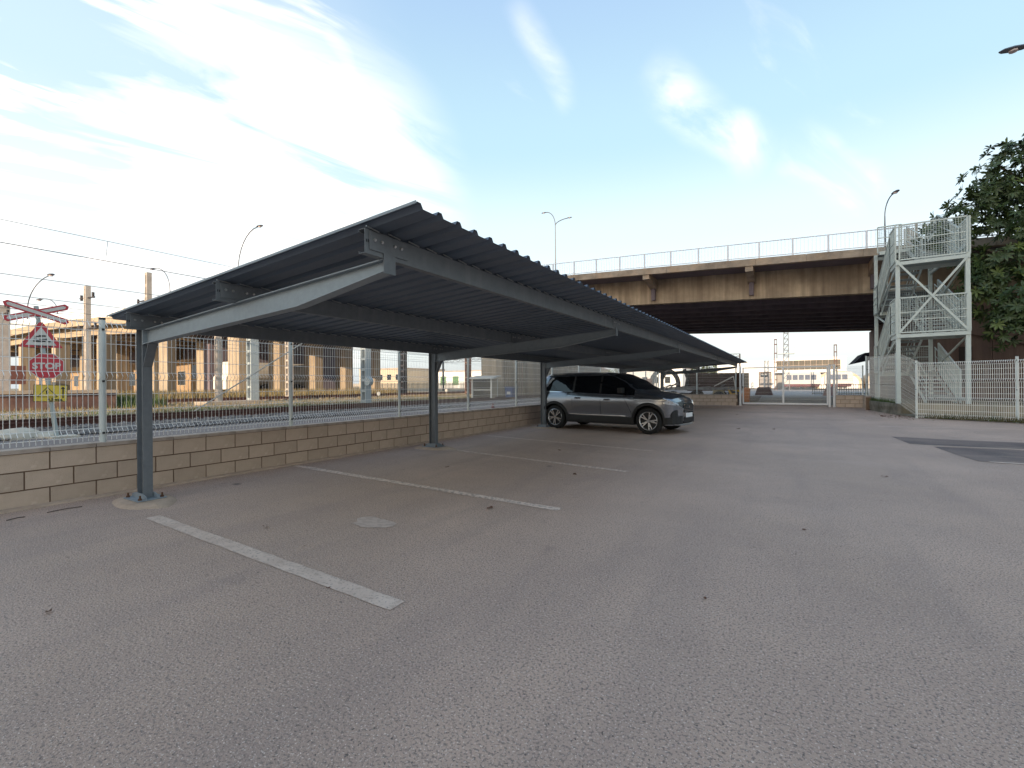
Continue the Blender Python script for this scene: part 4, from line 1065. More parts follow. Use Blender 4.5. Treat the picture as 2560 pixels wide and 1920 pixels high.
# ------------------------------------------------------------------ catenary posts
def cpost(label, x, y_, h, m_, z0=.2, wx=.30, wy=.38, arms=(), pitch=.55, group=None, rot=0.0):
    t = thing('catenary_post', label, 'railway post', (x, y_, z0), rot, group)
    b = MB(); b.box(-wx / 2, -wx / 2 + .09, -wy / 2, wy / 2, 0, h); b.build('chord', m_, t)
    b = MB(); b.box(wx / 2 - .07, wx / 2, -wy / 2, wy / 2, 0, h); b.build('chord', m_, t)
    k = 0; wb = MB(); wb.box(-wx / 2 + .09, wx / 2 - .07, -wy / 2 + .02, wy / 2 - .02, 0, .14); wme = wb.mesh('rung', m_)
    while .2 + k * pitch < h - .25: linked('rung', wme, t, (0, 0, .2 + k * pitch)); k += 1
    linked('rung', wme, t, (0, 0, h - .14))
    for (x0, x1, za, zb_) in arms:
        b = MB(); b.tube([(x0, 0, za), (x1, 0, zb_)], .035, 6); b.build('bracket_arm', post_dark, t)
        b = MB()
        for q in (.1, .9): 
            xx = x0 + (x1 - x0) * q; b.tube([(xx, 0, za - .12), (xx, 0, za + .14)], .055, 6)
        b.build('insulator', post_dark, t)
    return t
cpost('pale concrete railway post with cross arms left of the carport', -28.6, 8.35, 4.95, post_conc, 1.18, .26, .2, arms=((-1.2, 1.2, 3.0, 2.9), (-.9, .9, 4.45, 4.35)))
cpost('pale concrete railway post rising above the low end of the carport roof', -28.5, 10.75, 7.0, post_conc, .25, .28, .22, arms=((-1.3, -.2, 5.6, 5.6), (.2, 1.0, 5.35, 5.3), (-.8, -.2, 4.9, 4.9)))
cpost('concrete railway post with a small platform frame at far left', -34, 6.7, 4.3, post_conc, 1.18, arms=((-.8, .8, 3.9, 3.9), (-.8, .8, 4.25, 4.25)))
cpost('thin yellowish concrete post in front of the white truck', -30.0, 14.9, 7, post_conc, .25, .26, .3)
cpost('thick grey and white railway post right of the white truck', -29.2, 16.55, 7, post_grey, .25, .5, .5, pitch=.75)
cpost('pale concrete railway post next to the third mesh fence post', -32.8, 21.4, 7, post_conc, .25, .42, .42)
cpost('grey lattice railway post with a round box standing close behind the nearest track', -20.7, 18.2, 6.6, post_grey, .15, .42, .42, pitch=.6, arms=((.3, 3.4, 5.6, 5.3),))
cpost('dark lattice railway post between the second column and the far yard', -33, 33.8, 7.5, post_dark, .25, .5, .5)
cpost('rusty twin railway post in the sunlit far yard', -30, 40.5, 7.5, mat('rusty_post', (.16, .085, .06), .8), .25, .55, .5, pitch=1.6)
b = MB(); b.tube([(-20.35, 8.9, .15), (-20.6, 18.0, 5.9)], .03, 5); tag(b.build('stay_cable', mat('stay_cable', (.42, .38, .33), .6)), 'pale diagonal stay rising from the grass to the grey lattice post', 'cable')
b = MB(); b.tube([(0, 0, 0), (.0, -.26, 0)], .24, 12); o = b.build('junction_box', post_grey); o.location = (-20.2, 18.1, 1.55); tag(o, 'round grey box fixed beside the grey lattice post', 'box')
for x, y_, l_ in ((-24.0, 22.2, 'white round track marker right of the grey lattice post'), (-31, 38, 'white round track marker near the sunlit pier foot')):
    b = MB(); b.tube([(0, 0, 0), (0, 0, .45)], .02, 6); o = b.build('track_marker', post_grey); o.location = (x, y_, .2); tag(o, l_, 'track marker')
    b = MB(); b.tube([(0, -.02, .55), (0, .02, .55)], .14, 12); b.build('disc', wht_sign, o)

# ------------------------------------------------------------------ crossing signs
sg = thing('crossing_sign', 'level crossing sign post with red and white cross and stop sign behind the mesh fence', 'road sign', (-15.2, 3.86, .1), R(31 + 43))
tilt = R(1.6)
b = MB(); b.tube([(0, 0, 0), (-.34, 0, 3.15)], .045, 8); b.build('pole', mat('sign_pole', (.38, .42, .41), .5, .3), sg)
def plate(name, poly, y0, m_, cx, cz, rot=0, parent=sg, th=.012):
    b = MB(); n = len(poly); pl = []
    for x, z in poly: pl.append((cx + x * math.cos(rot) - z * math.sin(rot), cz + x * math.sin(rot) + z * math.cos(rot)))
    b.prism(pl, 'y', y0 - th, y0); return b.build(name, m_, parent, fix=True)
ccx, ccz = -.32, 2.99
for s_, y0 in ((1, -.055), (-1, -.072)):
    a = R(20) * s_
    ho = [(-.53, -.07), (.53, -.07), (.58, 0), (.53, .07), (-.53, .07), (-.58, 0)]
    po = plate('cross_arm', ho, y0, red_sign, ccx, ccz, a)
    plate('cross_arm_face', [(-.49, -.036), (.49, -.036), (.525, 0), (.49, .036), (-.49, .036), (-.525, 0)], y0 - .012, wht_sign, ccx, ccz, a, po, .004)
tri = [(-.37, -.2), (.37, -.2), (.33, -.24), (-.33, -.24)]
def T3(s): return [(-.37 * s, -.215 * s), (.37 * s, -.215 * s), (.03 * s, .38 * s), (-.03 * s, .38 * s)]
to = plate('warning_triangle', T3(1.0), -.06, red_sign, -.255, 2.385)
plate('triangle_face', [(-.26, -.165), (.26, -.165), (0, .27)], -.072, wht_sign, -.255, 2.385, 0, to, .003)
tr = MB()   # train pictogram
def addp(b, poly, cx, cz, y0=-.076, th=.004, rot=0):
    pl = [(cx + x * math.cos(rot) - z * math.sin(rot), cz + x * math.sin(rot) + z * math.cos(rot)) for x, z in poly]; b.prism(pl, 'y', y0 - th, y0)
rect = lambda x0, x1, z0, z1: [(x0, z0), (x1, z0), (x1, z1), (x0, z1)]
for rc in (rect(-.13, -.03, -.09, -.03), rect(-.035, .075, -.085, -.01), rect(-.11, -.08, -.03, .03), rect(-.11, .02, .03, .055), rect(-.04, .08, .04, .075), rect(.075, .10, -.06, .0), rect(.11, .16, -.085, -.06)): addp(tr, rc, -.255, 2.385)
for wx_ in (-.11, -.06, .0, .055, .135):
    addp(tr, [(.022 * math.cos(a), .022 * math.sin(a)) for a in [2 * math.pi * k / 8 for k in range(8)]], -.235 + wx_, 2.30 - .10)
tr.build('train_pictogram', blk_sign, to, fix=True)
octo = lambda s: [(s * math.cos(math.pi / 8 + k * math.pi / 4), s * math.sin(math.pi / 8 + k * math.pi / 4)) for k in range(8)]
oo = plate('stop_plate', octo(.325), -.058, wht_sign, -.165, 1.73)
plate('stop_face', octo(.305), -.070, red_sign, -.165, 1.73, 0, oo, .003)
def text(body, size, loc, rot, m_, parent, name, bold=.0):
    cu = bpy.data.curves.new(name, 'FONT'); cu.body = body; cu.size = size; cu.extrude = .002; cu.align_x = 'CENTER'; cu.align_y = 'CENTER'; cu.offset = bold
    o = bpy.data.objects.new(name, cu); COL.objects.link(o)
    dg = bpy.context.evaluated_depsgraph_get(); me = bpy.data.meshes.new_from_object(o.evaluated_get(dg)); bpy.data.objects.remove(o)
    o = bpy.data.objects.new(name, me); COL.objects.link(o); me.materials.clear(); me.materials.append(m_); o.parent = parent; o.location = loc; o.rotation_euler = rot; return o
text('STOP', .20, (-.165, -.0755, 1.725), (math.pi / 2, 0, 0), wht_sign, oo, 'stop_lettering', .008)
yo = plate('voltage_plate', rect(-.29, .29, -.20, .20), -.056, yel_sign, -.10, 1.08, R(-2))
bdr = MB()
for rc in (rect(-.29, .29, -.20, -.19), rect(-.29, .29, .19, .20), rect(-.29, -.28, -.2, .2), rect(.28, .29, -.2, .2)): addp(bdr, rc, -.10, 1.08, -.068, .003, R(-2))
for (xa, za, xb, zb_) in ((-.22, -.09, -.06, .14), (-.06, .14, .12, -.09), (.12, -.09, -.22, -.09)):
    d = Vector((xb - xa, 0, zb_ - za)).normalized(); n = Vector((-d.z, 0, d.x)) * .007
    addp(bdr, [(xa - n.x, za - n.z), (xb - n.x, zb_ - n.z), (xb + n.x, zb_ + n.z), (xa + n.x, za + n.z)], -.10, 1.08, -.068, .003, R(-2))
addp(bdr, [(-.08, .06), (-.05, .08), (-.06, .02), (-.03, .03), (-.055, -.06), (-.045, -.01), (-.075, -.02)], -.10, 1.08, -.068, .003)
addp(bdr, [(.20, -.12), (.225, -.12), (.225, .10), (.25, .10), (.212, .16), (.175, .10), (.20, .10)], -.10, 1.08, -.068, .003)
bdr.build('voltage_marks', blk_sign, yo, fix=True)
text('4.5 mts.', .085, (-.02, -.0725, .925), (math.pi / 2, R(2), 0), blk_sign, yo, 'height_lettering', .003)

# white boulders, cone, concrete slab, booth, bin
def rock(label, x, y_, sx, sy, sz, seed, m_):
    import bmesh
    bm = bmesh.new(); bmesh.ops.create_icosphere(bm, subdivisions=3, radius=1); rr = random.Random(seed)
    from mathutils import noise as mn
    for v in bm.verts:
        k = 1 + .22 * mn.noise(v.co * 1.7 + Vector((seed, 0, 0))) + .08 * mn.noise(v.co * 5); v.co = Vector((v.co.x * sx * k, v.co.y * sy * k, max(-.05, v.co.z * sz * k)))
    me = bpy.data.meshes.new('boulder'); bm.to_mesh(me); bm.free(); me.materials.append(m_)
    o = bpy.data.objects.new('boulder', me); COL.objects.link(o); o.location = (x, y_, .1); return tag(o, label, 'boulder')
pale = mat('pale_boulder', (.62, .56, .46), .95, col2=(.5, .44, .36), scale=4, bump=.5, bscale=12)
rock('larger pale boulder at the ballast edge left of the crossing sign post', -15.6, 3.25, .33, .46, .26, 3, pale)
rock('smaller pale boulder beside the crossing sign post', -15.45, 3.72, .2, .27, .15, 8, pale)
b = MB(); b.prism([(-.35, -.25), (.4, -.22), (.35, .3), (-.3, .28)], 'z', 0, .05); o = b.build('footing', pale); o.location = (-15.2, 3.9, .1); tag(o, 'white cement footing around the crossing sign post', 'footing')
cn = MB(); cn.tube([(0, 0, .03), (0, 0, .60)], .15, 14, r2=.025); cn.box(-.2, .2, -.2, .2, 0, .035); o = cn.build('traffic_cone', mat('dark_red_cone', (.13, .02, .02), .7)); o.location = (-8.3, 12.55, .1); tag(o, 'dark red traffic cone just behind the block wall near the parked car', 'cone')
b = MB(); b.prism([(-.6, -1.6), (.6, -1.5), (.55, 1.7), (-.65, 1.6)], 'z', 0, .22); o = b.build('concrete_slab', mat('pink_concrete', (.42, .35, .29), .95, col2=(.34, .28, .22), scale=2)); o.location = (-28.2, 14.6, .25); tag(o, 'long pale concrete slab lying in the dry grass', 'slab')
bt = thing('booth', 'small white glazed booth with flat roof at the foot of the bridge pier', 'booth', (-19.35, 28.2, .12), R(12))
bw = mat('booth_frame', (.62, .60, .55), .7)
for x_ in (-.75, .75):
    for y_ in (-.6, .6): b = MB(); b.box(x_ - .05, x_ + .05, y_ - .05, y_ + .05, 0, 1.62); b.build('frame_post', bw, bt)
b = MB(); b.add([(-.98, -.85, 1.62), (1.0, -.85, 1.62), (1.0, .8, 1.80), (-.98, .8, 1.80), (-.98, -.85, 1.70), (1.0, -.85, 1.70), (1.0, .8, 1.88), (-.98, .8, 1.88)], [(0, 3, 2, 1), (4, 5, 6, 7), (0, 1, 5, 4), (1, 2, 6, 5), (2, 3, 7, 6), (3, 0, 4, 7)]); b.build('roof', bw, bt)
b = MB(); b.box(-.7, .7, -.56, -.54, .05, 1.6); b.build('pane', glass_g, bt)
b = MB(); b.box(-.7, .7, -.6, -.5, .78, .85); b.build('cross_rail', bw, bt)
b = MB(); b.box(-.7, .7, .50, .55, 0, 1.62); b.box(.70, .74, -.55, .55, 0, 1.62); b.box(-.74, -.70, -.55, .55, 0, 1.62); b.build('side_panel', cream_w, bt)
bn = MB(); bn.add([(-.26, -.3, 0), (.26, -.3, 0), (.26, .3, 0), (-.26, .3, 0), (-.33, -.38, .95), (.33, -.38, .95), (.33, .38, .95), (-.33, .38, .95)], [(0, 3, 2, 1), (4, 5, 6, 7), (0, 1, 5, 4), (1, 2, 6, 5), (2, 3, 7, 6), (3, 0, 4, 7)])
bo_ = thing('wheelie_bin', 'blue waste bin standing by the bridge pier', 'bin', (-17.5, 28.9, .15)); bn.build('bin_body', blue_m, bo_)
b = MB(); b.box(-.35, .35, -.40, .40, .955, 1.01); b.build('lid', blue_m, bo_, bevel=.02)
b = MB(); b.box(-.15, .15, -.375, -.37, .45, .65); b.xf(Matrix.Translation((.0, .0, 0))); b.build('sticker', wht_sign, bo_)

# platform at far left
pf = thing('platform', 'brick faced railway platform with pale coping at far left', 'platform', (-28.0, 0, 0))
b = MB(); b.box(-22, -.05, -45, 9.25, 0, 1.05); b.build('platform_wall', mat('platform_brick', (.20, .10, .075), .95, col2=(.11, .06, .05), scale=1.4, detail=8, stain=(.30, .19, .13), sscale=.9, samt=.7, bump=.5, bscale=8), pf)
for k in range(16):
    b = MB(); b.box(-1.1, .06, 9.3 - (k + 1) * 1.5 + .012, 9.3 - k * 1.5, 1.05, 1.2); b.build('coping_stone', mat('platform_coping', (.46, .36, .27), .9, col2=(.38, .29, .21), scale=2), pf)
rh = thing('red_hoarding', 'faded red and brown boarding along the back of the platform', 'hoarding', (-41, 3, 1.2))
for k in range(14):
    b = MB(); b.box(-.03, .03, -8 + k * 1.0 + .01, -8 + (k + 1) * 1.0, .35, 1.45 + .05 * (k % 3)); b.build('board', mat('red_board_%d' % (k % 2), ((.26, .07, .05), (.18, .07, .05))[k % 2], .8), rh)
b = MB(); b.box(.04, .07, -2.4, .4, .65, 1.1); b.build('yellow_sign', mat('yellow_board', (.66, .52, .03), .6), rh)
# under the viaduct: truck, buildings
tk = thing('white_truck', 'white lorry with a pale tank parked behind the row of bridge piers at left', 'truck', (-60.2, 30.0, .3), R(90)); tk.scale = (1.3, 1.3, 1.3)
wm = mat('truck_white', (.72, .68, .62), .5)
b = MB(); b.prism([(0, .5), (2.1, .5), (2.1, 3.2), (.9, 3.2), (.2, 1.9), (0, 1.7)], 'y', -1.15, 1.15); b.build('cab', wm, tk, bevel=.06)
b = MB(); b.prism([(.36, 2.0), (1.3, 2.0), (1.3, 2.95), (.88, 2.95)], 'y', -1.16, -1.15); b.prism([(.36, 2.0), (1.3, 2.0), (1.3, 2.95), (.88, 2.95)], 'y', 1.15, 1.16); b.build('cab_window', glass_d, tk)
b = MB(); b.box(.3, 9, -.5, .5, .55, .8); b.build('chassis', post_dark, tk)
b = MB(); b.tube([(2.6, 0, 2.0), (8.8, 0, 2.0)], 1.2, 20); b.smooth = False; b.build('tank', mat('tank_beige', (.46, .42, .36), .6), tk)
for x_ in (.9, 4.2, 7.4):
    for y_ in (-1, 1): b = MB(); b.tube([(x_, y_ * 1.0, .5), (x_, y_ * .7, .5)], .5, 16); b.build('wheel', black_pl, tk)
b = MB(); b.box(.3, 1.6, -1.165, -1.15, 1.1, 1.3); b.box(.3, 1.6, 1.15, 1.165, 1.1, 1.3); b.build('red_stripe', mat('red_stripe', (.4, .03, .03), .6), tk)
def building(name, label, x0, x1, y0, y1, z0, h, m_, wins=(), roof=None, cat='building', rot=0, face='y', winmat=None, wd_=.9, wh_=1.1, framem=None):
    t = thing(name, label, cat, ((x0 + x1) / 2, (y0 + y1) / 2, z0), rot)
    hx, hy = (x1 - x0) / 2, (y1 - y0) / 2
    b = MB(); b.box(-hx, hx, -hy, hy, 0, h); b.build('wall', m_, t)
    b = MB()
    if roof == 'gable': b.prism([(-hx - .3, h), (hx + .3, h), (0, h + hx * .45)], 'y', -hy - .2, hy + .2)
    else: b.box(-hx - .08, hx + .08, -hy - .08, hy + .08, h, h + .22)
    b.build('roof', frame_m if roof == 'gable' else coping_m, t)
    fm = MB(); fm.box(-wd_ / 2 - .06, wd_ / 2 + .06, -.03, .03, -.06, wh_ + .06); fme = fm.mesh('window', framem or bw)
    pm = MB(); pm.box(-wd_ / 2, wd_ / 2, -.05, -.031, 0, wh_); pm.box(-wd_ / 2, wd_ / 2, .031, .05, 0, wh_); pme = pm.mesh('pane', winmat or glass_d)
    for (u_, z_) in wins:
        if face == 'y': o = linked('window', fme, t, (u_, -hy - .02, z_))
        else: o = linked('window', fme, t, (hx + .02, u_, z_), (0, 0, math.pi / 2))
        linked('pane', pme, o)
    return t
building('depot_building', 'long sunlit orange brick depot with dark openings under the left viaduct', -150, -66.2, 34.5, 44, .3, 5.0, brick_w, [(-38 + k * 4.4, 1.3 + (.9 if k % 3 == 1 else 0)) for k in range(18)], face='y', wd_=2.3, wh_=2.1, framem=cream_w)
building('depot_building', 'low brick building with shuttered openings behind the platform hoarding', -86, -76, 4, 14, .3, 3.6, brick_w, [(-5 + k * 3.2, 1.3) for k in range(4)], face='x', wd_=1.6, wh_=1.8, framem=cream_w)
building('station_building', 'pale plastered station block at the far left edge', -62, -52, -6, 7.0, .3, 5.6, cream_w, [(-4 + k * 2.6, 2.6) for k in range(4)], face='x', framem=cream_w)
b = MB(); b.box(-.9, .9, -.06, .06, 0, 2.2); o = thing('green_kiosk', 'green door panel of a hut seen between the viaduct piers', 'door', (-58.6, 52.5, 1.4), R(45)); b.build('door_leaf', green_d, o)
b = MB(); b.box(-1.0, 1.0, -.09, .09, 2.2, 2.35); b.box(-1.0, -.9, -.09, .09, -.1, 2.2); b.box(.9, 1.0, -.09, .09, -.1, 2.2); b.box(-1, 1, -.4, .4, -1.3, -.1); b.build('door_frame', bw, o)
# far yard to the middle
rr = random.Random(4)
building('warehouse', 'pale sunlit warehouse behind the dark lattice post', -98, -82, 84, 100, .3, 5.2, cream_w, [(-6 + k * 3, 2.4) for k in range(5)], wd_=1.4, wh_=1.4)
building('warehouse', 'cream warehouse with two doors in the far yard', -78, -62, 92, 110, .3, 4.4, white_w, [(-6 + k * 4, 1.0) for k in range(4)], winmat=green_d, wd_=1.8, wh_=2.2)
building('warehouse', 'long cream block left of the bridge pier in the distance', -60, -44, 88, 104, .3, 6.2, cream_w, [(-6 + k * 2.4, 3.4) for k in range(6)], wd_=1.5, wh_=1.2)
building('house', 'small gabled house seen over the roof of the parked car', -33.5, -28, 72, 80, .2, 3.6, cream_w, [(-1.2, 1.2), (1.2, 1.2)], roof='gable', cat='house')
building('warehouse', 'low cream shed to the right of the gabled house', -27, -16, 84, 92, .2, 3.8, white_w, [(-3 + k * 2, 1.2) for k in range(4)])
fe = thing('yard_fence', 'pale palisade fence along the far side of the yard', 'fence', (-60, 70, .3))
b = MB()
for k in range(180): b.box(-30 + k * .33, -30 + k * .33 + .12, -.03, .03, 0, 1.5)
tag(b.build('pickets', cream_w, fe), kind='stuff')
b = MB(); b.box(-30, 30, .03, .07, .3, .38); b.box(-30, 30, .03, .07, 1.1, 1.18); b.build('rail', cream_w, fe)
# gantries over the far tracks
def gantry(label, x0, x1, y_, h):
    t = thing('catenary_gantry', label, 'gantry', ((x0 + x1) / 2, y_, .3)); hx = (x1 - x0) / 2
    for s_ in (-1, 1): b = MB(); b.box(s_ * hx - .12, s_ * hx + .12, -.12, .12, 0, h); b.build('post', post_dark, t)
    b = MB(); b.bar((-hx, 0, h), (hx, 0, h), .08, .08); b.bar((-hx, 0, h - .5), (hx, 0, h - .5), .08, .08)
    n = int(2 * hx / .8)
    for k in range(n): a = -hx + 2 * hx * k / n; c = -hx + 2 * hx * (k + 1) / n; b.bar((a, 0, h - .5 if k % 2 else h), (c, 0, h if k % 2 else h - .5), .05, .05)
    b.build('lattice_beam', post_dark, t)
gantry('dark lattice gantry across the sunlit tracks behind the second column', -50, -30, 52.5 + 8, 6.2)
gantry('farther lattice gantry above the warehouses', -66, -38, 78, 6.4)
gantry('thin gantry behind the parked car in the hazy distance', -30, -8, 96, 6.5)

# ------------------------------------------------------------------ beyond the gate
wb_ = thing('white_workshop', 'long sunlit white workshop building seen through the gate', 'building', (0, 108, .2))
b = MB(); b.box(-9.6, -2.6, 0, 12, 0, 5.5); b.box(-2.6, 9.2, 0, 12, 0, 5.9); b.box(-13.5, -9.6, 1.0, 12, 0, 5.0); b.build('wall', white_w, wb_)
b = MB(); b.box(-9.7, -2.6, -.1, 12, 5.5, 5.62); b.box(-2.7, 9.3, -.1, 12, 5.9, 6.05); b.build('parapet', white_w, wb_)
b = MB(); b.box(-2.4, 8.3, -.06, -.002, 5.05, 5.5); 
for (z0_, z1_) in ((4.62, 5.45), (3.72, 4.45)):
    for k in range(11):
        x_ = -2.3 + k * .97
        b = MB(); b.box(x_, x_ + .93, -.08, -.002, z0_ - .06, z1_ + .06); wo = b.build('window', frame_m, wb_)
        b = MB(); b.box(x_ + .05, x_ + .45, -.1, -.081, z0_, z1_); b.box(x_ + .49, x_ + .88, -.1, -.081, z0_, z1_); b.build('pane', glass_g, wo)
b = MB(); b.box(-5.5, -3.2, -.05, -.002, 0, 3.35); do = b.build('shutter_door', frame_m, wb_)
for k in range(10): b = MB(); b.box(-5.35, -3.35, -.09, -.051, .02 + k * .31, .30 + k * .31); b.build('slat', mat('shutter_grey', (.30, .28, .27), .7), do)
b = MB(); b.box(-8.9, -7.3, -.05, -.002, 0, 3.2); b.build('dark_opening', mat('opening_dark', (.02, .02, .02), .9), wb_)
b = MB(); b.box(-2.4, 8.8, -1.6, -.06, 3.05, 3.3); b.build('canopy', white_w, wb_)
b = MB(); b.box(-2.4, 8.8, -.3, -.05, 0, 3.0); b.build('recessed_front', mat('recess_grey', (.30, .28, .26), .9), wb_)
def railcar(label, x, y_, ln, rot=0, nose=False):
    t = thing('railcar', label, 'train', (x, y_, .25), rot)
    b = MB(); b.prism([(0, .75), (ln, .75), (ln, 2.5), (ln - .25, 2.95), (.5, 2.95), (.0, 2.2)], 'y', -1.3, 1.3); b.build('body', mat('railcar_white', (.46, .45, .44), .5), t, bevel=.08)
    n = int((ln - 1.2) / .95)
    for k in range(n): b = MB(); b.box(.7 + k * .95, .7 + k * .95 + .78, -1.32, -1.301, 1.55, 2.45); b.build('window', mat('railcar_window', (.10, .12, .17), .2), t)
    b = MB(); b.box(.3, ln - .3, -1.25, 1.25, .35, .75); b.build('underframe', mat('railcar_maroon', (.12, .04, .05), .7), t)
    for xx in (1.2, 2.4, ln - 2.4, ln - 1.2): b = MB(); b.tube([(xx, -1.1, .38), (xx, 1.1, .38)], .38, 12); b.build('wheel', post_dark, t)
    return t
railcar('white railcar with blue tinted windows parked in front of the workshop', -1.2, 100, 6.0)
railcar('second white railcar at the right end of the workshop', 5.3, 101, 4.2)
py_ = thing('lattice_pylon', 'tall grey lattice pylon rising behind the gate up to the bridge', 'pylon', (-.5, 90, .1))
b = MB()
Hh = 17.0
def pw(z): return .44 - .22 * z / Hh
for sx in (-1, 1):
    for sy in (-1, 1): b.bar((sx * pw(0), sy * pw(0), 0), (sx * pw(Hh), sy * pw(Hh), Hh), .12, .12, up=(0, 1, 0))
pg_ = mat('pylon_grey', (.13, .14, .16), .7); b.build('legs', pg_, py_)
b = MB(); k = 0; z = 0.0
while z < Hh - 1:
    z2 = z + .95
    for sy in (-1, 1):
        b.bar((-pw(z), sy * pw(z), z), (pw(z2), sy * pw(z2), z2), .07, .07); b.bar((-pw(z2), sy * pw(z2), z2), (pw(z2), sy * pw(z2), z2), .08, .08)
    z = z2
b.build('bracing', pg_, py_)
b = MB(); b.box(-1.2, 1.2, -.6, .6, 6.0, 6.1)
for xx in (-1.2, 1.2): b.box(xx - .03, xx + .03, -.6, -.55, 6.1, 7.1)
b.box(-1.2, 1.2, -.6, -.55, 7.05, 7.1); b.build('work_platform', post_grey, py_)
cpost('rusty brown post left of the pylon in front of the workshop', -1.9, 84, 8.1, mat('brown_post', (.10, .055, .045), .8), .1, .42, .42, pitch=1.4)
cpost('rusty brown post at the right end of the workshop', 6.0, 86, 7.0, mat('brown_post', (.10, .055, .045), .8), .1, .40, .40, pitch=1.4)
sgp = thing('signal_post', 'short white signal post with two round lamps behind the gate', 'signal', (-3.1, 74, .05))
b = MB(); b.tube([(0, 0, 0), (0, 0, 2.4)], .08, 6); b.build('mast', wht_sign, sgp)
b = MB(); b.box(-.45, .45, -.06, .06, 2.1, 2.7); b.build('signal_board', post_dark, sgp)
for s_ in (-.2, .2): b = MB(); b.tube([(s_, -.09, 2.4), (s_, -.061, 2.4)], .15, 10); b.build('signal_lamp', wht_sign, sgp)
def barrier(label, x, y_, rot=0, m_=maroon):
    t = thing('road_barrier', label, 'barrier', (x, y_, 0), rot, None)
    b = MB(); b.add([(-.85, -.3, 0), (.85, -.3, 0), (.85, .3, 0), (-.85, .3, 0), (-.60, -.12, .85), (.60, -.12, .85), (.60, .12, .85), (-.60, .12, .85)], [(0, 3, 2, 1), (4, 5, 6, 7), (0, 1, 5, 4), (1, 2, 6, 5), (2, 3, 7, 6), (3, 0, 4, 7)]); b.build('barrier_body', m_, t, bevel=.04)
    return t
barrier('dark red plastic road barrier standing on the road beyond the gate', -2.35, 55.5)
barrier('pale pink concrete barrier beyond the right gate post', 3.4, 55.0, R(60), mat('pink_barrier', (.45, .30, .28), .8))
# arched shelters far right
ar = thing('arched_shelter', 'cream arched shelters beyond the right end of the gate', 'shelter', (12, 100, .2))
for k in range(2):
    b = MB(); cx = -4.6 + k * 7.2; pts = [(cx + 3.3 * math.cos(a), 1.2 + 2.0 * math.sin(a)) for a in [math.pi * j / 14 for j in range(15)]]; b.prism(pts + [(cx - 3.3, 0), (cx + 3.3, 0)], 'y', 0, 8); b.build('vault', cream_w, ar, fix=True)
    b = MB(); pts2 = [(cx + 2.9 * math.cos(a), 1.1 + 1.65 * math.sin(a)) for a in [math.pi * j / 14 for j in range(15)]]; b.prism(pts2 + [(cx - 2.9, .02), (cx + 2.9, .02)], 'y', -.03, -.004); b.build('vault_opening', white_w, ar, fix=True)
gf = thing('green_fence', 'dark green bar fence in front of the arched shelters', 'fence', (5.5, 60, 0))
for k in range(34): b = MB(); b.box(-3.4 + k * .2, -3.4 + k * .2 + .045, -.02, .02, 0, 1.15); b.build('bar', mat('dark_green_paint', (.03, .05, .03), .7), gf)
b = MB(); b.box(-3.45, 3.4, .021, .05, .1, .16); b.box(-3.45, 3.4, .021, .05, 1.0, 1.06); b.build('rail', mat('dark_green_paint', (.03, .05, .03), .7), gf)
cpn = thing('dark_canopy', 'dark sloping canopy roof beside the abutment beyond the fence', 'canopy', (6.9, 60, 0))
b = MB(); b.add([(-1.1, 0, 3.3), (3.5, 0, 4.4), (3.5, 6, 4.4), (-1.1, 6, 3.3), (-.2, 0, 4.35), (3.5, 0, 4.6), (3.5, 6, 4.6), (-.2, 6, 4.35)], [(0, 3, 2, 1), (4, 5, 6, 7), (0, 1, 5, 4), (1, 2, 6, 5), (2, 3, 7, 6), (3, 0, 4, 7)]); b.build('roof', mat('canopy_dark', (.02, .018, .02), 1.0, spec=.1), cpn)
for xx in (.0, 3.3): b = MB(); b.box(xx - .08, xx + .08, .2, .36, 0, 3.9 if xx < 1 else 4.4); b.build('post', post_dark, cpn)
# scrap and wagon under the bridge
wg = thing('goods_wagon', 'dark rusty high sided goods wagon standing under the bridge behind the back wall', 'wagon', (-5.0, 39.5, 0))
b = MB(); b.box(-1.95, 1.85, -1.2, 1.2, .72, .85); b.build('floor', rust_d, wg)
for k in range(10): b = MB(); b.box(-1.95 + k * .38, -1.95 + k * .38 + .37, -1.24, -1.18, .85, 2.08 + (.05 if k < 4 else 0)); b.build('side_board', rust_d, wg)
for k in range(10): b = MB(); b.box(-1.95 + k * .38, -1.95 + k * .38 + .37, 1.18, 1.24, .85, 2.08); b.build('side_board', rust_d, wg)
b = MB(); b.box(-2.0, -1.94, -1.2, 1.2, .85, 2.1); b.build('end_wall', rust_d, wg); b = MB(); b.box(1.86, 1.92, -1.2, 1.2, .85, 2.0); b.build('end_wall', rust_d, wg)
for xx in (-1.4, 1.3): b = MB(); b.tube([(xx, -.9, .38), (xx, .9, .38)], .38, 14); b.build('wheelset', post_dark, wg)
sr = random.Random(9)
fl = thing('flat_trailer', 'long grey steel frame loaded with scrap lying behind the back wall', 'trailer', (-5.6, 34.6, 0))
b = MB(); b.box(-2.6, 2.6, -.9, -.75, .85, 1.0); b.box(-2.6, 2.6, .75, .9, .85, 1.0)
for k in range(9): b.box(-2.55 + k * .63, -2.45 + k * .63, -.9, .9, .86, .96)
b.build('frame', grey_st, fl)
for k in range(12):
    b = MB(); x_ = -2.4 + sr.random() * 4.4; b.bar((x_, -.85 + sr.random() * .8, 1.02), (x_ + sr.uniform(.3, 1.3), -.6 + sr.random() * .8, 1.05 + sr.random() * .35), .06, .06); b.build('scrap_bar', grey_st, fl)
b = MB(); b.bar((1.2, -.8, 1.1), (2.4, -.8, 1.75), .05, .06); b.bar((2.4, -.8, 1.75), (2.5, -.8, 1.05), .05, .05); b.build('lifting_arm', mat('pale_bar', (.42, .40, .37), .6), fl)
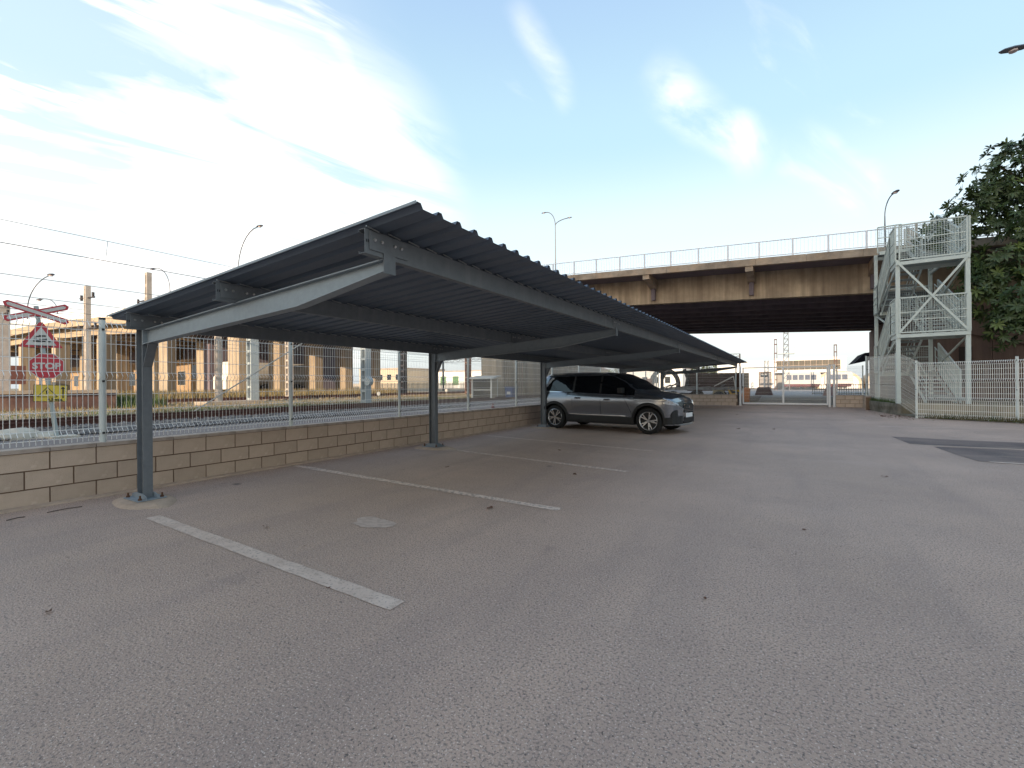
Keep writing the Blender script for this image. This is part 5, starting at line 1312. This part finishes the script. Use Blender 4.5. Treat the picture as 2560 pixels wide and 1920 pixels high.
for xx in (-1.8, 1.5): 
    for y_ in (-.8, .8): b = MB(); b.tube([(xx, y_ - .12, .38), (xx, y_ + .12, .38)], .38, 14); b.build('wheel', black_pl, fl)
ax = thing('axle_frame', 'tall dark curved machine frame behind the fifth carport column', 'machine', (-8.5, 37.5, 0))
b = MB(); pts = [(1.05 * math.cos(a), 0, 1.25 + 1.15 * math.sin(a)) for a in [math.pi * (-.12 + 1.12 * k / 14) for k in range(15)]]; b.tube(pts, .17, 8); b.build('arch', post_dark, ax)
b = MB(); b.tube([(1.6, 0, .9), (1.75, 0, 1.7), (1.5, 0, 2.4)], .13, 8); b.build('hose', post_dark, ax)
b = MB(); b.box(-1.1, 1.9, -.5, .5, .25, .55); b.build('bed', rust_d, ax)
b = MB(); b.box(-1.4, -.9, -.4, .4, .5, 1.7); b.build('cabinet', orange_m, ax)
for xx in (-.7, 1.4): b = MB(); b.tube([(xx, -.55, .3), (xx, .55, .3)], .3, 12); b.build('wheel', black_pl, ax)
om = thing('orange_machine', 'orange and yellow machine part beside the left gate post', 'machine', (-2.75, 35.5, 0))
b = MB(); b.prism([(-.05, 0), (.38, 0), (.42, .95), (.05, 1.0), (-.1, .5)], 'y', -.3, .3); b.build('body', orange_m, om, bevel=.05)
b = MB(); b.bar((-.95, -.3, .95), (-.55, -.3, .15), .12, .12); b.bar((-.95, -.3, .95), (-.2, -.3, .75), .12, .12); b.bar((-.75, -.3, .5), (-.35, -.3, .6), .1, .1); b.build('yellow_arm', yellow_m, om)
b = MB(); b.box(-1.9, -1.2, -.3, .3, 0, .95); 
for k in range(4): b.box(-1.95, -1.15, -.34, .34, .12 + k * .22, .18 + k * .22)
b.build('crate', mat('striped_box', (.34, .28, .17), .8), om)
# far trees as ragged hazy line
def leafball(b, c, r_, n, s0, s1, rnd, flat=.7):
    for _ in range(n):
        d = Vector((rnd.gauss(0, 1), rnd.gauss(0, 1), rnd.gauss(0, 1) * flat)).normalized() * r_ * rnd.uniform(.55, 1.05)
        p = Vector(c) + d; s = rnd.uniform(s0, s1); a = Vector((rnd.uniform(-1, 1), rnd.uniform(-1, 1), rnd.uniform(-.4, .8))).normalized(); q = a.cross(Vector((rnd.uniform(-1, 1), rnd.uniform(-1, 1), 1))).normalized()
        b.add([p - a * s, p + q * s * .5, p + a * s, p - q * s * .5], [(0, 1, 2, 3)])
for i, (x, y_, h_) in enumerate(((-22, 118, 6), (-27, 122, 7), (-17, 121, 6.5), (-34, 125, 7.5), (-41, 120, 6))):
    t = thing('background_tree', ['bushy tree right of the small house behind the car', 'taller bushy tree beyond the small house', 'low bushy tree above the bonnet of the car', 'round tree beyond the house at left', 'leftmost round tree in the row beyond the parked car'][i], 'tree', (x, y_, 0), 0, 'trees beyond the far yard')
    b = MB(); b.tube([(0, 0, 0), (0, 0, h_ * .5)], .25, 6, r2=.12); b.build('trunk', bark, t)
    b = MB(); rnd = random.Random(i)
    for k in range(9): leafball(b, (rnd.uniform(-2.4, 2.4), rnd.uniform(-2, 2), h_ * rnd.uniform(.4, .85)), 1.5, 170, .14, .34, rnd)
    b.build('crown', mat('olive_leaf', (.085, .10, .035), .8, col2=(.05, .065, .025), scale=1), t)

# ------------------------------------------------------------------ tree at the right
tr_ = thing('broadleaf_tree', 'large dark green broadleaf tree overhanging the fence at the right edge', 'tree', (10.6, 27.0, .75)); tr_.scale = (1.13, 1.0, 1.13)
b = MB()
b.tube([(0, 0, 0), (.1, 0, 1.4), (-.1, .1, 3.0), (.1, .1, 4.6)], .30, 9, r2=.2); b.smooth = True; b.build('trunk', bark, tr_)
limbs = [[(0, .05, 2.6), (-1.3, -.4, 4.0), (-2.7, -.8, 5.0), (-3.9, -.9, 5.5)], [(.05, .1, 3.8), (-1.0, -.6, 5.6), (-2.2, -1.1, 7.2), (-3.0, -1.0, 8.2)], [(.1, .1, 4.5), (.2, .2, 6.6), (-.4, 0, 8.6), (-.6, 0, 9.8)],
         [(.05, .1, 3.4), (1.2, .4, 5.0), (2.6, .5, 6.4)], [(.0, .1, 2.2), (-1.0, -.7, 3.0), (-2.4, -1.4, 3.3)], [(.1, .1, 4.2), (.6, -1.2, 5.6), (1.2, -2.0, 6.8)], [(.1, .1, 4.2), (-.2, 1.4, 5.8), (-.8, 2.2, 7.4)]]
for lm in limbs: b = MB(); b.tube(lm, .13, 7, r2=.035); b.smooth = True; b.build('limb', bark, tr_)
# rosettes of long leaves at twig ends, spread through clumps
clumps = [(-4.5, -.9, 5.85, .85), (-4.0, -1.2, 6.5, .8), (-3.3, -1.4, 7.3, .9), (-2.7, -1.2, 8.1, .95), (-1.7, -1.0, 8.8, 1.0), (-.7, -.6, 9.5, 1.0), (-3.4, -.7, 6.3, .95), (-2.4, -.9, 7.1, 1.1), (-1.2, -.9, 7.8, 1.2), (0, -.6, 8.6, 1.2),
          (-2.2, -1.1, 6.1, 1.0), (-1.0, -1.2, 6.6, 1.2), (.3, -1.0, 7.2, 1.3), (1.3, -1.0, 8.3, 1.4), (1.5, -1.3, 6.4, 1.3), (-3.0, -1.2, 4.2, .75), (-3.6, -1.4, 3.75, .75), (-2.4, -1.6, 3.4, .8), (-2.9, -1.7, 3.0, .6), (-1.6, -1.5, 4.2, .95), (-1.4, -1.9, 3.1, .8), (-.6, -1.8, 3.6, 1.0),
          (-.3, -1.5, 4.6, 1.1), (.8, -1.6, 4.0, 1.2), (.9, -1.4, 5.2, 1.2), (-3.9, -1.0, 5.0, .55), (-2.0, -.6, 5.1, .5), (-.9, -1.9, 2.2, .7), (.3, -1.8, 2.5, .9), (-2.0, -1.7, 1.9, .4), (0, .8, 6, 1.4), (-1.5, .9, 7.2, 1.3), (1.6, .7, 7.5, 1.5), (-.6, -1.7, 1.2, .5), (-2.9, -1.5, 2.3, .7), (-2.1, -1.6, 2.6, .8), (-3.3, -1.3, 3.1, .65), (-1.2, -1.7, 2.4, .9), (-3.0, -1.2, 4.8, .7), (-3.5, -1.1, 4.4, .6), (2.2, 0, 5.5, 1.4), (-1.9, -1.3, 5.5, .7)]
rnd = random.Random(21)
def leaf_quad(b, p, d, up, l_, w_):
    s_ = d.cross(up).normalized(); n = s_.cross(d)
    m1 = p + d * l_ * .30 + n * l_ * .03; m2 = p + d * l_ * .70 + n * l_ * .02; e = p + d * l_ - n * l_ * .10
    b.add([p, m1 - s_ * w_ * .42, m2 - s_ * w_ * .5, e, m2 + s_ * w_ * .5, m1 + s_ * w_ * .42, m1 - n * w_ * .12, m2 - n * w_ * .14], [(0, 6, 1), (1, 6, 7, 2), (2, 7, 3), (0, 5, 6), (5, 4, 7, 6), (4, 3, 7)])
crown = MB(); crown_y = MB(); near = []
for (cx, cy, cz, r_) in clumps:
    for _ in range(int(84 * r_ * r_)):
        d0 = Vector((rnd.gauss(0, 1), rnd.gauss(0, 1), rnd.gauss(0, .8))).normalized()
        c = Vector((cx, cy, cz)) + d0 * r_ * rnd.uniform(.35, 1.05)
        ax_ = (d0 + Vector((rnd.uniform(-.5, .5), rnd.uniform(-.5, .5), rnd.uniform(.1, .7)))).normalized()
        a1 = ax_.cross(Vector((0, 0, 1)) if abs(ax_.z) < .9 else Vector((1, 0, 0))).normalized(); a2 = ax_.cross(a1)
        tgt = crown_y if (rnd.random() < (.16 if cz < 6 else .05)) else crown
        k0 = rnd.uniform(0, 6.28); nl = rnd.randint(6, 9)
        for k in range(nl):
            a = k0 + 2 * math.pi * k / nl; sp_ = rnd.uniform(.7, 1.25)
            d = (ax_ * rnd.uniform(.15, .75) + (a1 * math.cos(a) + a2 * math.sin(a)) * sp_ - Vector((0, 0, .25))).normalized(); l_ = rnd.uniform(.17, .30)
            if c.y < -1.75 and len(near) < 280 and rnd.random() < .35: near.append((c + ax_ * .02, d, l_)); continue
            leaf_quad(tgt, c, d, ax_, l_, l_ * .30)
tag(crown.build('crown', leafm, tr_), kind='stuff'); tag(crown_y.build('yellow_green_leaves', leafy, tr_), kind='stuff')  # yellow-green share is larger in the lower clumps
lq = MB(); leaf_quad(lq, Vector((0, 0, 0)), Vector((0, 1, 0)), Vector((0, 0, 1)), 1.0, .30); lme = lq.mesh('leaf', leafm)
for p, d, l_ in near:
    o = linked('leaf', lme, tr_, p); o.rotation_euler = d.to_track_quat('Y', 'Z').to_euler(); o.scale = (l_, l_, l_)

# ------------------------------------------------------------------ litter, weeds along the fence
def litter(label, x, y_, s, m_=litter_m):
    rr_ = random.Random(int(x * 97 + y_ * 31)); b = MB(); n = 9
    ring = [(s * (1 + .35 * rr_.uniform(-1, 1)) * math.cos(2 * math.pi * k / n), s * .6 * (1 + .35 * rr_.uniform(-1, 1)) * math.sin(2 * math.pi * k / n), .004 + rr_.uniform(0, s * .5)) for k in range(n)]
    b.add([(0, 0, .010)] + ring, [(0, k + 1, (k + 1) % n + 1) for k in range(n)]); o = b.build('fallen_leaf', m_); o.location = (x, y_, .003); o.rotation_euler = (0, 0, rr_.uniform(0, 6)); return tag(o, label, 'leaf')
def gpt(u, v):
    d = (u - 1280) / 1152 * _r2 - (v - 960) / 1152 * _u2 + _f; t = -CAMH / d.z; return d.x * t, d.y * t
for u, v, s, l_ in ((121, 1533, .030, 'curled reddish dead leaf alone at lower left'), (664, 1319, .042, 'reddish dead leaf in the first bay beyond the white line'), (762, 1367, .018, 'tiny dark dead leaf near the nearest white line'),
                    (1437, 1188, .06, 'dark dead leaf past the end of the third bay line'), (2211, 1193, .05, 'small dark leaf below the near dark patch'), (1399, 1127, .05, 'small dark leaf in the bay before the car'),
                    (1118, 1169, .06, 'dead leaf in the bay by the second column'), (820, 1473, .018, 'small dark leaf beside the middle of the nearest line'), (1762, 1499, .022, 'tiny dark leaf in the middle of the open lot'), (2012, 1326, .03, 'tiny dark twig in the open lot'),
                    (1842, 1038, .07, 'small leaf in front of the gate'), (1934, 1074, .07, 'dark leaf halfway to the gate'), (1846, 1073, .07, 'dark leaf between the car and the gate'), (2176, 1026, .14, 'clump of dead leaves at the foot of the mossy wall'), (2208, 1042, .14, 'dark clump of debris by the end of the mossy wall'), (1225, 1273, .06, 'dark oily spot shaped leaf beyond the second bay line')):
    x, y_ = gpt(u, v); litter(l_, x, y_, s * .75)
for (u, v, u2, v2, l_) in ((16, 1303, 62, 1294, 'thin dark twig at the foot of the wall at far left'), (118, 1283, 205, 1268, 'longer thin twig at the foot of the wall beside the first column')):
    (xa, ya), (xb, yb) = gpt(u, v), gpt(u2, v2); b = MB(); b.tube([(xa, ya, .008), ((xa + xb) / 2, (ya + yb) / 2 + .02, .014), (xb, yb, .008)], .005, 5); tag(b.build('twig', bark), l_, 'twig')
def fw(r_):
    q = r_.random() ** .8; x = 4.1 + q * 5.2; y_ = 21.38 - q * 3.25; c = .5 + .5 * math.sin(x * 5) ; return x + r_.gauss(0, .08), y_ + r_.gauss(0, .07) * (1 + c), .03
blades('fence_weeds', 2600, fw, .04, .26, mat('fence_weed', (.16, .12, .06), .95, col2=(.07, .09, .03), scale=3), .008)
def fw2(r_): q = r_.random(); return 3.2 + q * .45 + r_.gauss(0, .03), 26.8 - q * 3.5, .46
blades('wall_top_weeds', 500, fw2, .04, .2, grass_m, .008)
def fw3(r_): q = r_.random(); return -7.07 + abs(r_.gauss(0, .03)), 1 + q * 28, .0
tag(stones('wall_foot_grit', 900, lambda r_: (-7.06 + abs(r_.gauss(0, .05)), .5 + 26 * r_.random(), .004), .004, .012, pad_m), kind='stuff')
stones('lot_grit', 2600, lambda r_: (-6.9 + 13 * r_.random(), 1.2 + 12 * r_.random() ** 1.5, .002), .002, .0065, mat('grit', (.50, .40, .33), .95, col2=(.12, .095, .085), scale=3))
stones('debris_crumbs', 260, lambda r_: (r_.gauss(3.6, .35), r_.gauss(22.6, .9), .006), .006, .022, litter_m)
kb2 = MB(); kb2.prism([(-7.1, 0), (-7.03, 0), (-7.04, .018), (-7.1, .03)], 'y', -1, 29.7); tag(kb2.build('wall_foot_fillet', pad_m), kind='structure')

# ------------------------------------------------------------------ unseen block added behind the camera so its shadow covers the lot
ab = thing('shade_block', 'tall plain unseen block added behind the parking lot to shade it', 'building', (18.5, -118, 0))
b = MB(); b.box(-9.5, 80, -8, 8, 0, 49.5); b.build('wall', bldg_m, ab)
b = MB(); b.box(-15.2, -9.51, -8, 8, 0, 39.0); b.build('shade_wing', bldg_m, ab)  # lower wing added to cast shade on the near track
b = MB(); b.box(-9.6, 80.2, -8.2, 8.2, 49.5, 49.9); b.box(-15.4, -9.61, -8.2, 8.2, 39.0, 39.4); b.build('roof', coping_m, ab)
wf = MB(); wf.box(-.75, .75, -.04, .04, 0, 1.5); wfm = wf.mesh('window', bw); wp = MB(); wp.box(-.65, .65, .041, .05, .08, 1.42); wpm = wp.mesh('pane', glass_d)
for fl_ in range(15):
    for k in range(19):
        o = linked('window', wfm, ab, (-7 + k * 4.6, 8.03, 1.6 + fl_ * 3.15)); linked('pane', wpm, o)
